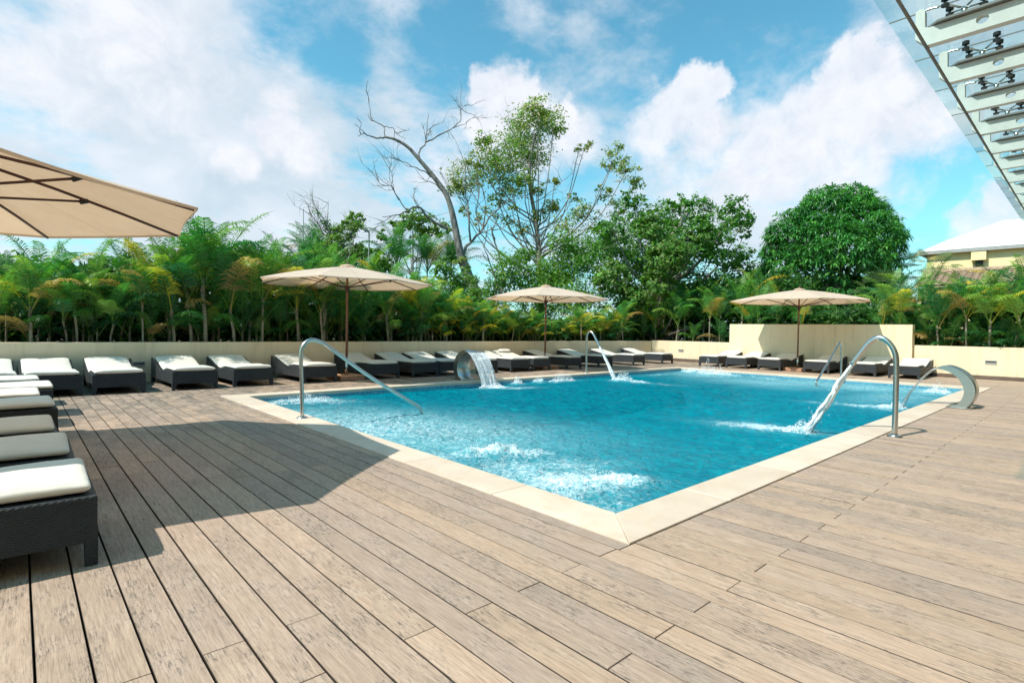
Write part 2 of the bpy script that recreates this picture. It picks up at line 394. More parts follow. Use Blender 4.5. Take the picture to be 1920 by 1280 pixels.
def mat_steel(name, col=(.62, .63, .60), rough=.22):
    m, t, b, out = material(name); o = ocoord(t); n = t.noise(t.mapping(o, sc=(1, 1, 9)), 12, 4, .6)
    t.l.new(t.mix(n, tuple(c*.85 for c in col), col), b.inputs['Base Color']); b.inputs['Metallic'].default_value = 1
    t.l.new(t.math('ADD', t.math('MULTIPLY', n, .16), rough-.06), b.inputs['Roughness'])
    return m
def mat_water():
    m, t, b, out = material('pool_water'); g = gcoord(t)
    foam = t.new('ShaderNodeAttribute', attribute_name='foam').outputs['Fac']
    milk = t.new('ShaderNodeAttribute', attribute_name='milk').outputs['Fac']
    n1 = t.noise(g, 3.2, 5, .6, .8); n2 = t.noise(g, 13, 5, .6, .6); n3 = t.noise(g, 40, 4, .65)
    lace = t.noise(g, 15, 7, .74, 1.6)
    # dissolved air clouds the water: a diffuse body colour under the surface
    body = t.mix(t.ramp(n1, [(.3, 0), (.7, 1)]), (.0, .215, .31), (.0, .385, .46))
    body = t.mix(t.math('MULTIPLY', t.ramp(n2, [(.42, 0), (.62, 1)]), .62), body, (.0, .125, .20))  # ripple shading painted in as darker streaks of the body colour
    body = t.mix(t.math('MULTIPLY', milk, t.ramp(t.math('ADD', t.math('MULTIPLY', n2, .45), t.math('MULTIPLY', lace, .55)), [(.36, .12), (.60, 1)])), body, (.42, .80, .86))
    tex = t.math('ADD', t.math('MULTIPLY', lace, .6), t.math('ADD', t.math('MULTIPLY', n2, .2), t.math('MULTIPLY', n3, .2)))
    fk = t.math('ADD', t.math('MULTIPLY', foam, .8), t.math('MULTIPLY', t.math('SUBTRACT', tex, .5), 4.2))
    fk = t.math('MULTIPLY', t.math('SUBTRACT', fk, .30), 1.15, clamp=True)
    fk = t.math('MULTIPLY', fk, t.math('MULTIPLY', foam, 5, clamp=True), clamp=True)
    fleck = t.ramp(t.math('ADD', t.math('MULTIPLY', t.noise(g, 55, 3, .7), .6), t.math('MULTIPLY', n2, .4)), [(.63, 0), (.70, 1)])
    fk = t.math('MAXIMUM', fk, t.math('MULTIPLY', fleck, .32))
    df = t.new('ShaderNodeBsdfDiffuse'); t.l.new(body, df.inputs[0])
    tr = t.new('ShaderNodeBsdfTransparent'); tr.inputs[0].default_value = (.22, .88, .97, 1)
    mx = t.new('ShaderNodeMixShader'); mx.inputs[0].default_value = .42
    t.l.new(df.outputs[0], mx.inputs[1]); t.l.new(tr.outputs[0], mx.inputs[2])
    gl = t.new('ShaderNodeBsdfGlossy'); gl.inputs['Roughness'].default_value = .06
    fr = t.new('ShaderNodeFresnel'); fr.inputs[0].default_value = 1.33
    bn = t.new('ShaderNodeBump'); bn.inputs['Strength'].default_value = 1.0; bn.inputs['Distance'].default_value = .075
    h = t.math('ADD', t.math('MULTIPLY', t.noise(t.mapping(g, sc=(1, 1, 1)), 7, 3, .5, .7), 1.0), t.math('MULTIPLY', t.noise(g, 24, 3, .55, .5), .33))
    t.l.new(h, bn.inputs['Height']); t.l.new(bn.outputs[0], gl.inputs['Normal']); t.l.new(bn.outputs[0], df.inputs['Normal']); t.l.new(bn.outputs[0], fr.inputs['Normal'])
    m2 = t.new('ShaderNodeMixShader'); t.l.new(t.math('MULTIPLY', fr.outputs[0], .18, clamp=True), m2.inputs[0])
    t.l.new(mx.outputs[0], m2.inputs[1]); t.l.new(gl.outputs[0], m2.inputs[2])
    fo = t.new('ShaderNodeBsdfDiffuse'); t.l.new(t.mix(t.ramp(t.math('ADD', t.math('MULTIPLY', lace, .5), t.math('MULTIPLY', n3, .5)), [(.38, 0), (.6, 1)]), (.42, .66, .72), (.78, .84, .87)), fo.inputs[0])
    m3 = t.new('ShaderNodeMixShader'); t.l.new(t.math('MULTIPLY', fk, .88), m3.inputs[0]); t.l.new(m2.outputs[0], m3.inputs[1]); t.l.new(fo.outputs[0], m3.inputs[2])
    t.l.new(m3.outputs[0], out.inputs[0]); t.n.remove(b)
    return m
def mat_spray(name, dens=.55, stretch=(30, 30, 4)):
    m, t, b, out = material(name); o = ocoord(t)
    n = t.noise(t.mapping(o, sc=stretch), 1.0, 5, .65, .4)
    t.l.new(t.ramp(n, [(dens-.14, 0), (dens+.1, 1)]), b.inputs['Alpha'])
    b.inputs['Base Color'].default_value = (.82, .87, .89, 1); b.inputs['Roughness'].default_value = .15
    bump(t, b, n, .6, .02)
    return m
def mat_tile():
    m, t, b, out = material('mosaic_tile'); g = gcoord(t)
    br = t.new('ShaderNodeTexBrick'); sp = t.new('ShaderNodeSeparateXYZ'); t.l.new(g, sp.inputs[0])
    cb = t.new('ShaderNodeCombineXYZ'); t.l.new(t.math('ADD', sp.outputs[0], sp.outputs[1]), cb.inputs[0]); t.l.new(sp.outputs[2], cb.inputs[1])
    t.l.new(cb.outputs[0], br.inputs[0]); br.offset = 0
    br.inputs['Color1'].default_value = (.03, .20, .33, 1); br.inputs['Color2'].default_value = (.07, .36, .48, 1); br.inputs['Mortar'].default_value = (.35, .5, .55, 1)
    br.inputs['Scale'].default_value = 1; br.inputs['Mortar Size'].default_value = .003; br.inputs['Brick Width'].default_value = .05; br.inputs['Row Height'].default_value = .05
    t.l.new(br.outputs[0], b.inputs['Base Color']); b.inputs['Roughness'].default_value = .2
    return m
def mat_glass():
    m, t, b, out = material('tinted_glass'); t.n.remove(b)
    tr = t.new('ShaderNodeBsdfTransparent'); tr.inputs[0].default_value = (.74, .90, .91, 1)
    gl = t.new('ShaderNodeBsdfGlossy'); gl.inputs['Roughness'].default_value = .02; gl.inputs[0].default_value = (.8, .95, .9, 1)
    fr = t.new('ShaderNodeFresnel'); fr.inputs[0].default_value = 1.5
    df = t.new('ShaderNodeBsdfDiffuse'); n = t.noise(gcoord(t), 6, 5, .65); t.l.new(t.mix(n, (.30, .42, .38), (.5, .6, .55)), df.inputs[0])
    m0 = t.new('ShaderNodeMixShader'); m0.inputs[0].default_value = .07; t.l.new(tr.outputs[0], m0.inputs[1]); t.l.new(df.outputs[0], m0.inputs[2])
    mx = t.new('ShaderNodeMixShader'); t.l.new(fr.outputs[0], mx.inputs[0]); t.l.new(m0.outputs[0], mx.inputs[1]); t.l.new(gl.outputs[0], mx.inputs[2])
    t.l.new(mx.outputs[0], out.inputs[0])
    return m
MAT['deck'] = mat_deck(); MAT['coping'] = mat_coping(); MAT['wall'] = mat_wall(); MAT['wicker'] = mat_wicker(); MAT['cushion'] = mat_cushion()
MAT['canvas'] = mat_canvas(); MAT['palm'] = mat_leaf('palm_leaf', .46, .38, gain=.98); MAT['leaf'] = mat_leaf('tree_leaf', .5, .38); MAT['mango'] = mat_leaf('mango_leaf', .38, .30)
MAT['bark'] = mat_bark('grey_bark', (.16, .135, .11), (.38, .34, .29)); MAT['palm_trunk'] = mat_bark('palm_stem', (.19, .165, .105), (.38, .335, .24), True)
MAT['deadwood'] = mat_bark('dead_bark', (.075, .068, .06), (.30, .275, .245))
MAT['steel'] = mat_steel('brushed_steel'); MAT['steel_dark'] = mat_steel('sheet_steel', (.52, .53, .5), .3)
MAT['water'] = mat_water(); MAT['tile'] = mat_tile(); MAT['glass'] = mat_glass()
MAT['wood'] = simple('stained_wood', (.20, .085, .045), .45, 0, .3, 14, .1, 40, .5, (1, 1, .2))
MAT['rib'] = simple('dark_rib_wood', (.075, .026, .018), .4, 0, .25, 20)
MAT['black'] = simple('black_plastic', (.012, .014, .015), .4)
MAT['terracotta'] = simple('concrete_paver', (.50, .27, .165), .85, 0, .25, 9, .3, 50)
MAT['skirt'] = simple('skirting_paint', (.145, .098, .072), .7, 0, .2, 5)
MAT['under'] = simple('joist_dirt', (.02, .018, .016), .9)
MAT['soil'] = simple('planter_soil', (.075, .055, .03), .95, 0, .4, 4, .4, 30)
MAT['white_steel'] = simple('painted_steel', (.66, .65, .60), .5, 0, .1, 6, .05, 30)
MAT['grey_steel'] = simple('grey_flange', (.20, .20, .185), .55, 0, .15, 8)
MAT['roof_white'] = simple('white_roof_paint', (.80, .79, .80), .7, 0, .05, 2)
MAT['house'] = simple('yellow_render', (.86, .70, .40), .85, 0, .06, 2)
MAT['roof_tile'] = simple('clay_roof_tile', (.40, .29, .19), .85, 0, .35, 6, .3, 30)
MAT['pole'] = simple('lamp_post_paint', (.10, .16, .15), .5)
MAT['ground'] = simple('ground_earth', (.12, .12, .07), .95, 0, .3, 1, .3, 10)
MAT['fixture'] = simple('fixture_metal', (.36, .36, .34), .5); MAT['slot'] = simple('fixture_slot', (.02, .02, .02), .6)
MAT['spray'] = mat_spray('falling_water', .47, (70, 70, 5)); MAT['jet'] = mat_spray('jet_water', .30, (60, 60, 14)); MAT['splash'] = mat_spray('splash_water', .40, (26, 26, 26))
# ------------------------------------------------------------------ setting: ground, deck, pool
PX0, PX1, PY0, PY1 = 2.556, 17.26, 1.78, 10.15           # outer edge of the coping
IX0, IX1, IY0, IY1 = 2.915, 16.90, 2.14, 9.80            # inner edge
WZ = -.11                                                # water level
WALL_Y, WALL_X = 13.5, 20.75
def structure(o, kind='structure'):
    o['kind'] = kind; return o
def sheet(mb, x0, y0, x1, y1, z):
    mb.add([(x0, y0, z), (x1, y0, z), (x1, y1, z), (x0, y1, z)], [(0, 1, 2, 3)])
g = MB()
for r in ((-600, -600, 20.9, PY0+.1), (-600, PY1-.1, 20.9, 13.6), (-600, PY0+.1, PX0+.1, PY1-.1), (PX1-.1, PY0+.1, 20.9, PY1-.1)): sheet(g, *r, -.06)
structure(g.build('ground', MAT['under']))
g = MB(); sheet(g, -900, 13.6, 900, 900, .74); sheet(g, 20.9, -900, 900, 13.6, .74)
structure(g.build('planting_bed', MAT['soil']))

def build_deck():
    rng = np.random.default_rng(11); ED = []; V = []; Q = []; A = []; pitch = .1505; n = 0
    x_first = .646-pitch*34
    for i in range(170):
        x0 = x_first+i*pitch; x1 = x0+pitch
        if x0 > 20.6: break
        gap = .0062 if x0 < 2.4 else .0058
        gap *= rng.uniform(.8, 1.25)
        spans = [(-5., 13.46)]
        if x1 > PX0-.004 and x0 < PX1+.004: 
            if x0 < PX0-.02:                                      # the board cut along the coping
                cut = [(x0, PX0-.006)]
            elif x1 > PX1+.02: cut = [(PX1+.006, x1)]
            else: cut = []
            pieces = [(x0, x1, -5., PY0-.006), (x0, x1, PY1+.006, 13.46)]+[(a, b, PY0-.006, PY1+.006) for a, b in cut]
        else: pieces = [(x0, x1, -5., 13.46)]
        off = (2.187 if i % 2 else 1.80) if x0 < .9 else (1.79 if i % 2 else 1.16)
        joints = [off+k*3.42 for k in range(-3, 5)]
        for a, b, y0, y1 in pieces:
            ys = [y0]+[j for j in joints if y0+.05 < j < y1-.05]+[y1]
            for c, d in zip(ys[:-1], ys[1:]):
                r = rng.random(); dz = rng.uniform(-.0015, .0015); e = .0025
                xa, xb = a+gap/2, b-gap/2
                ya, yb = c+.001, d-.001
                if xb-xa < .012: continue
                pts = []
                for z, s in ((-.03, 0), (-.004+dz, 0), (dz, e)):
                    pts += [(xa+s, ya+s, z), (xb-s, ya+s, z), (xb-s, yb-s, z), (xa+s, yb-s, z)]
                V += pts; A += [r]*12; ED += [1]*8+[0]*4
                for l in (0, 4):
                    for k in range(4): Q.append((n+l+k, n+l+(k+1) % 4, n+l+4+(k+1) % 4, n+l+4+k))
                Q.append((n+8, n+9, n+10, n+11)); n += 12
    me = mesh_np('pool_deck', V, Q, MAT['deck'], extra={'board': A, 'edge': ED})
    structure(link('pool_deck', me))
build_deck()
def build_coping():
    rng = np.random.default_rng(3); V = []; Q = []; A = []; n = 0
    O = [(PX0, PY0), (PX1, PY0), (PX1, PY1), (PX0, PY1)]; I = [(IX0, IY0), (IX1, IY0), (IX1, IY1), (IX0, IY1)]
    for k in range(4):
        o0, o1, i0, i1 = (np.array(p) for p in (O[k], O[(k+1) % 4], I[k], I[(k+1) % 4]))
        L = np.linalg.norm(o1-o0); d = (o1-o0)/L; m = int(round(L/1.2)); cuts = np.linspace(0, L, m+1); nrm = np.array([-d[1], d[0]])
        w = abs((i0-o0)@nrm)
        for a, b in zip(cuts[:-1], cuts[1:]):
            pa, pb = o0+d*(a+.0018), o0+d*(b-.0018)
            qa, qb = (i0 if a == 0 else pa+nrm*w), (i1 if b == L else pb+nrm*w)
            r = rng.random(); e = .006
            for z, s in ((-.05, 0), (.002, 0), (.008, e)):
                c = (pa+pb+qa+qb)/4
                for p in (pa, pb, qb, qa):
                    p = p+(c-p)/np.linalg.norm(c-p)*s*1.2; V.append((p[0], p[1], z)); A.append(r)
            for l in (0, 4):
                for j in range(4): Q.append((n+l+j, n+l+(j+1) % 4, n+l+4+(j+1) % 4, n+l+4+j))
            Q.append((n+8, n+9, n+10, n+11)); Q.append((n+3, n+2, n+1, n)); n += 12
    structure(link('pool_coping', mesh_np('pool_coping', V, Q, MAT['coping'], extra={'board': A})))
build_coping()
b = MB(); X0, X1, Y0, Y1 = IX0+.03, IX1-.03, IY0+.03, IY1-.03; D = -1.25
b.add([(X0, Y0, -.04), (X1, Y0, -.04), (X1, Y1, -.04), (X0, Y1, -.04), (X0, Y0, D), (X1, Y0, D), (X1, Y1, D), (X0, Y1, D)], [(0, 4, 5, 1), (1, 5, 6, 2), (2, 6, 7, 3), (3, 7, 4, 0), (4, 7, 6, 5)])
b.box((IX0+.031, 5.0, -.45), (4.5, 8.2, -.40))            # shallow bench the light patch lies over
o = b.build('pool_basin', MAT['tile']); structure(o)

FOAM = [  # x, y, rx, ry, angle deg, foam, height, milk
    (3.72, 9.42, .80, .30, -40, 1.0, .05, .5), (3.5, 6.5, .95, 1.6, 25, .62, .015, 1.7), (4.2, 5.9, .5, .7, 20, .3, 0, .9),
    (3.62, 4.36, .28, .22, -30, 1.35, .13, .8), (3.9, 4.12, .4, .22, -30, 1.15, .07, .7), (3.42, 3.62, .36, .5, 10, .78, .02, .8), (3.25, 4.6, .25, .4, 0, .5, 0, .8), (3.9, 3.5, .55, .35, -20, .62, 0, .7), (3.15, 3.4, .3, .5, 0, .6, 0, .8),
    (3.5, 3.05, .46, .36, -30, 1.25, .05, .8), (3.85, 2.86, .34, .22, -40, 1.35, .06, .6), (3.2, 2.85, .25, .3, 0, .9, .02, .5), (3.3, 2.45, .3, .2, 0, .5, 0, .4),
    (4.7, 5.2, .5, .3, 0, .3, 0, .5), (3.2, 5.2, .3, .5, 0, .35, 0, .5),
    (9.02, 9.6, .17, .14, 0, 1.5, .10, .3), (9.72, 9.6, .19, .14, 0, 1.5, .11, .3), (10.5, 9.55, .55, .16, 0, 1.1, .05, .3),
    (8.05, 9.3, .42, .16, 0, 1.4, .03, .5), (8.5, 9.0, .5, .16, -20, .8, .01, .4),
    (11.95, 8.7, .22, .26, 0, 1.5, .09, .4), (12.02, 8.2, .2, .42, 0, 1.2, .05, .3), (12.1, 7.4, .2, .4, 0, .5, .0, .2),
    (16.5, 9.2, .3, .4, 0, 1.4, .08, .6), (16.4, 8.3, .38, .8, 0, 1.35, .1, .8), (15.9, 8.4, .8, 1.2, 0, .35, 0, .8), (16.4, 6.6, .3, .7, 0, .5, .02, .7), (14.6, 9.3, .6, .25, 0, .5, .02, .4),
    (7.74, 3.1, .24, .62, 12, 1.35, .03, .5), (7.8, 2.68, .16, .16, 0, 1.6, .05, .5), (7.6, 3.6, .25, .3, 0, .7, .01, .4),
    (11.75, 2.62, .34, .3, 0, 1.4, .04, .5), (11.65, 3.1, .25, .45, 0, .9, .02, .4), (11.5, 3.6, .2, .4, 0, .5, 0, .3),
    (16.0, 2.6, .45, .3, 0, 1.2, .07, .6), (16.0, 4.2, .9, 2.2, 0, .25, 0, 1.2), (14.2, 3.0, 1.6, .6, 0, .2, 0, .8), (15.2, 6.0, 1., 1.6, 0, .2, 0, .9)]
def build_water():
    dx = .036; xs = np.arange(IX0-.03, IX1+.03+dx, dx); ys = np.arange(IY0-.03, IY1+.03+dx, dx)
    X, Y = np.meshgrid(xs, ys, indexing='ij'); foam = np.zeros_like(X); milk = np.zeros_like(X); hgt = np.zeros_like(X)
    wx = (fbm(X*1.6, Y*1.6, 3.3)-.5)*.5; wy = (fbm(X*1.6+9, Y*1.6, 7.7)-.5)*.5
    for cx, cyy, rx, ry, a, f, hh, mk in FOAM:
        ca, sa = math.cos(R(a)), math.sin(R(a)); k = min(1., max(rx, ry)*1.2)
        u = (X+wx*k-cx)*ca+(Y+wy*k-cyy)*sa; v = -(X+wx*k-cx)*sa+(Y+wy*k-cyy)*ca
        d2 = (u/rx)**2+(v/ry)**2; w = np.exp(-d2*1.05); w2 = np.exp(-((u/(rx*1.3))**2+(v/(ry*1.4))**2))
        foam = np.maximum(foam, w*f); milk = np.maximum(milk, w2*mk); hgt += w*hh
    lump = fbm(X*9, Y*9, 1.5, 4, .6)
    z = WZ+(fbm(X*1.7, Y*2.0, .4, 3)-.5)*.05+(fbm(X*5.5+Y*1.2, Y*6, 2.4, 3)-.5)*.045+hgt*(lump*2-.3)*.95+(fbm(X*16, Y*16, 5.1, 2)-.5)*.05*np.clip(foam, 0, 1)
    ny = len(ys); i = np.arange(len(xs)-1)[:, None]*ny+np.arange(ny-1)[None, :]
    q = np.stack([i, i+ny, i+ny+1, i+1], -1).reshape(-1, 4)
    me = mesh_np('pool_water', np.stack([X, Y, z], -1).reshape(-1, 3), q, MAT['water'], smooth=True, extra={'foam': foam.ravel(), 'milk': np.clip(milk, 0, 1).ravel()})
    structure(link('pool_water', me))
build_water()

# ------------------------------------------------------------------ walls
def thing_mesh(name, mb, mat, label, cat, parent=None, bevel=0, group=None):
    return tag(mb.build(name, mat, parent, bevel), label, cat, group)
w = MB(); w.box((-40, WALL_Y, -.05), (WALL_X+.24, WALL_Y+.2, .83))
thing_mesh('garden_wall', w, MAT['wall'], 'low cream rendered wall in shade behind the long row of sun loungers', 'wall', bevel=.008)
root = empty('garden_wall', (WALL_X, 11.7, 0), 0, 'short low sunlit cream wall with dark skirting in the corner left of the tall wall', 'wall')
def child(mb, name, mat, root, bevel=0):
    o = mb.build(name, mat, root, bevel); o.location = -root.location; return o
w = MB(); w.box((WALL_X, 9.91, -.05), (WALL_X+.2, WALL_Y-.003, .86)); child(w, 'wall_body', MAT['wall'], root, .008)
w = MB(); w.box((WALL_X-.018, 9.93, -.05), (WALL_X-.002, WALL_Y-.004, .125)); child(w, 'skirting', MAT['skirt'], root)
w = MB(); w.box((WALL_X-.03, 9.80, -.05), (WALL_X-.002, 9.905, .94)); child(w, 'corner_trim', MAT['skirt'], root)
w = MB(); w.box((20.58, 4.01, -.05), (20.58+.34, 9.87, 1.58))
thing_mesh('garden_wall', w, MAT['wall'], 'tall cream rendered wall with a parasol shadow across it', 'wall', bevel=.008)
root = empty('garden_wall', (WALL_X, 0, 0), 0, 'low sunlit cream wall with dark skirting below the palms, right of the tall wall', 'wall')
w = MB(); w.box((WALL_X, -12, -.05), (WALL_X+.2, 4.006, .94)); child(w, 'wall_body', MAT['wall'], root, .008)
w = MB(); w.box((WALL_X-.018, -12, -.05), (WALL_X-.002, 4.0, .11)); child(w, 'skirting', MAT['skirt'], root)
def wall_light(p, face, label, size=(.24, .1)):
    root = empty('wall_light', p, 0 if face == 'y' else R(-90), label, 'wall light', 'recessed wall lights')
    w_, h_ = size
    m = MB(); m.box((-w_/2, -.014, -h_/2), (w_/2, -.002, -h_*.12)); m.box((-w_/2, -.014, h_*.22), (w_/2, -.002, h_/2)); m.box((-w_/2, -.0135, -h_*.12), (-w_/2+.015, -.002, h_*.22)); m.box((w_/2-.015, -.0135, -h_*.12), (w_/2, -.002, h_*.22))
    m.build('frame', MAT['fixture'], root)
    m = MB(); m.box((-w_/2+.015, -.008, -h_*.12), (w_/2-.015, -.002, h_*.22)); m.build('slot', MAT['slot'], root)
def at_y(px, py, Y):
    d = at(px, py, 1)-np.array([0, 0, CAM_H]); return np.array([0, 0, CAM_H])+d*Y/d[1]
def at_x(px, py, X):
    d = at(px, py, 1)-np.array([0, 0, CAM_H]); return np.array([0, 0, CAM_H])+d*X/d[0]
def at_z(px, py, z):
    d = at(px, py, 1)-np.array([0, 0, CAM_H]); return np.array([0, 0, CAM_H])+d*(z-CAM_H)/d[2]
for px, py, lab in ((259, 682, 'recessed wall light beside the third lounger of the back row'), (531, 674, 'recessed wall light above the fifth lounger of the back row'), (869, 664, 'recessed wall light above the curved steel cascade')):
    p = at_y(px, py, WALL_Y); wall_light((p[0], WALL_Y, p[2]), 'y', lab)
p = at_x(1277, 657, WALL_X); wall_light((WALL_X, p[1], p[2]), 'x', 'recessed wall light on the short sunlit wall in the corner')
p = at_x(1858, 679, WALL_X); wall_light((WALL_X, p[1], p[2]), 'x', 'recessed wall light on the low wall at the right', (.26, .12))

# ------------------------------------------------------------------ sun loungers
LW, LL = .755, 1.96
def top_z(x):
    x = np.asarray(x, float)
    s1 = np.clip((x-.66)/.42, 0, 1); s1 = s1*s1*(3-2*s1); s2 = np.clip((x-1.02)/(LL-1.02), 0, 1); s2b = s2*s2*(3-2*s2)
    return .345-.058*s1+.195*(.65*s2+.35*s2b)
def lounger_parts():
    root = empty('sun_lounger')
    def side(x0, x1, n, lo=.118): 
        xs = np.linspace(x0, x1, n); return [(x, lo) for x in (x0, x1)]+[(x, float(top_z(x))) for x in xs[::-1]]
    m = MB(); m.prism(side(0, 1.06, 14), 1, -LW/2, LW/2); m.build('seat_frame', MAT['wicker'], root, .007)
    m = MB()
    # backrest: two side wings and a raised panel between
    for s in (-1, 1):
        pr = side(1.063, LL, 14); pr = [(x, z+.028*min(1, max(0, (x-1.08)/.3)) if z > .12 else z) for x, z in pr]
        m.prism(pr, 1, s*(LW/2-.03)-.03*0, s*LW/2) if s > 0 else m.prism(pr, 1, -LW/2, -LW/2+.03)
    m.prism([(1.064, .12), (LL-.004, .12)]+[(x, float(top_z(x))-.004) for x in np.linspace(LL-.004, 1.064, 12)], 1, -LW/2+.03, LW/2-.03)
    m.build('backrest', MAT['wicker'], root, .005)
    for x, sx in ((0, 1), (LL, -1)):
        for sy in (-1, 1):
            m = MB(); y = sy*LW/2; a, b2 = .095, .05
            m.prism([(y+sy*.002, .2), (y-sy*a, .2), (y-sy*b2, 0), (y+sy*.002, 0)], 0, x-sx*.002, x+sx*.05); m.build('leg', MAT['wicker'], root, .004)
    return root
def cushion_mesh(seed, x0=.008, x1=LL-.03, th=.064, sag=1.):
    rng = np.random.default_rng(seed); nx, nr = 44, 28; hw = LW/2-.035; xs = x0+(x1-x0)*(.5-.5*np.cos(np.linspace(0, math.pi, nx)))
    V = []; ph = np.linspace(0, 2*math.pi, nr, endpoint=False); c, s = np.cos(ph), np.sin(ph); e = .3
    cy_ = np.sign(c)*np.abs(c)**e; cz_ = np.sign(s)*np.abs(s)**.62
    for x in xs:
        k = min((x-x0), (x1-x))/.035; k = min(1, max(.0, k)); r = math.sqrt(max(0, 1-(1-k)**2)); r = .25+.75*r
        hwx = hw-.02*(1-r); y = hwx*cy_; zc = float(top_z(x))+.004+th/2
        wr = (fbm(x*7+seed*3.1, y*5, seed*1.7, 4)-.5)*.02*sag+(fbm(x*2.1+seed, y*2, 3)-.5)*.018
        z = zc+th/2*r*cz_+np.where(cz_ > 0, wr*r+.007*(1-(y/hw)**2)*r, 0)
        V += [(x, yy, zz) for yy, zz in zip(y, z)]
    Q = [(i*nr+k, i*nr+(k+1) % nr, (i+1)*nr+(k+1) % nr, (i+1)*nr+k) for i in range(nx-1) for k in range(nr)]
    me = mesh_np('cushion', V, Q, MAT['cushion'], smooth=True)
    bm = bmesh.new(); bm.from_mesh(me); bmesh.ops.holes_fill(bm, edges=[e for e in bm.edges if e.is_boundary]); bmesh.ops.recalc_face_normals(bm, faces=bm.faces); bm.to_mesh(me); bm.free()
    return me
CUSH = [cushion_mesh(s, sag=g_) for s, g_ in ((1, 1.), (2, 1.3), (3, .8), (4, 1.5))]
LOUNGER = lounger_parts(); link('cushion', CUSH[0], LOUNGER); _first = [True]
rl = random.Random(4)
def place_lounger(x, y, rz, label, group, c=None):
    o = LOUNGER if _first[0] else copy_tree(LOUNGER); _first[0] = False
    o.location = (x, y, 0); o.rotation_euler = (0, 0, rz); tag(o, label, 'sun lounger', group)
    for ch in o.children:
        if ch.name.startswith('cushion'): ch.data = CUSH[rl.randrange(4) if c is None else c]; ch.location = (rl.uniform(-.012, .02), rl.uniform(-.012, .012), 0); ch.rotation_euler = (0, 0, R(rl.uniform(-.9, .9)))
    return o
ORD = ['first', 'second', 'third', 'fourth', 'fifth', 'sixth', 'seventh', 'eighth', 'ninth', 'tenth', 'eleventh', 'twelfth', 'thirteenth', 'fourteenth', 'fifteenth', 'sixteenth', 'seventeenth', 'eighteenth', 'nineteenth', 'twentieth',
       'twenty-first', 'twenty-second', 'twenty-third', 'twenty-fourth', 'twenty-fifth', 'twenty-sixth', 'twenty-seventh', 'twenty-eighth', 'twenty-ninth', 'thirtieth', 'thirty-first', 'thirty-second', 'thirty-third', 'thirty-fourth']
for (y, dx), lab in zip(((3.36+LW/2, 0), (4.42+LW/2, -.02), (5.46+LW/2, -.06), (7.06+LW/2, 0), (8.12+LW/2, -.1), (9.06+LW/2, .04), (10.25+LW/2, -.06)),
        ('nearest wicker lounger at the left edge with a bright sunlit white cushion', 'shaded lounger right behind the nearest one, in the parasol shadow', 'third lounger from the front at the left edge, its cushion in shade',
         'fourth lounger from the front at the left edge, half its cushion sunlit', 'fifth lounger from the front at the left edge', 'sixth lounger from the front at the left edge, sunlit cushion', 'last lounger of the left edge column, next to the back row')):
    place_lounger(.30+dx, y, math.pi+R(rl.uniform(-1, 1)), lab, 'loungers in the column at the left edge')
def atx11(px): return at_y(px, 660, 11.42)[0]
row_px = [(-14, 37), (40, 155), (170, 273), (321, 411), (437, 516), (567, 633), (655, 751), (771.7, 820), (829, 868), (893, 936), (956.7, 993), (1000, 1031.7), (1054, 1090), (1112, 1160), (1185, 1208), (1242, 1262)]
row_lab = ['leftmost lounger of the back row, half cut off by the photo edge', 'second lounger of the back row, dappled backrest, behind the left column', 'third lounger of the back row, beside a wall light', 'fourth lounger of the back row, standing clear with sunlit seat',
           'fifth lounger of the back row, left of the handrail', 'lounger behind the near handrail post in the back row', 'lounger in the parasol shade right of the terracotta base, back row', 'shaded lounger left of the steel cascade with a grey looking cushion',
           'lounger just left of the curved steel cascade', 'lounger seen behind the sheet of falling water', 'lounger right of the water sheet with sunlit side panel', 'lounger with a rolled headrest left of the middle parasol pole', 'shaded lounger right of the middle parasol pole',
           'lounger behind the far arched water spout', 'second lounger from the right end of the back row', 'last lounger at the right end of the back row, in the wall corner']
for i, ((a, b_), lab) in enumerate(zip(row_px, row_lab)):
    if i == 0: x = atx11(37)-LW/2
    elif b_-a > 90 or i in (7, 9): x = atx11(b_)-LW/2
    elif i in (11, 12): x = atx11(b_)-LW/2
    else: x = (atx11(a)+atx11(b_))/2
    o = place_lounger(x, 11.42+rl.uniform(-.05, .05), R(90+rl.uniform(-2.2, 2.2)), lab, 'loungers in the row along the back wall')
    if i == 11:
        V = []; nu, nv = 20, 12
        for a in range(nu):
            for b_ in range(nv):
                u_, v_ = -1+2*a/(nu-1), 2*math.pi*b_/nv; r_ = max(.02, 1-abs(u_)**5)
                V.append((1.68+.10*r_*math.cos(v_), .27*u_, float(top_z(1.68))+.115+.05*r_*math.sin(v_)+.02*math.cos(v_)))
        link('headrest', mesh_np('headrest', V, [(a*nv+b_, a*nv+(b_+1) % nv, (a+1)*nv+(b_+1) % nv, (a+1)*nv+b_) for a in range(nu-1) for b_ in range(nv)], MAT['cushion'], smooth=True), o)
for i, (y, lab) in enumerate(zip((9.70, 8.68, 7.55, 6.10, 4.86, 3.80), ('leftmost lounger in front of the tall wall', 'second lounger in front of the tall wall, fully sunlit', 'lounger left of the right parasol pole with shaded backrest', 'lounger right of the right parasol pole, behind the far handrail',
        'lounger seen behind the near arched water spout', 'rightmost lounger with an all white sunlit cushion'))):
    place_lounger(18.63, y, R(rl.uniform(-1.5, 1.5)), lab, 'loungers in front of the tall wall')

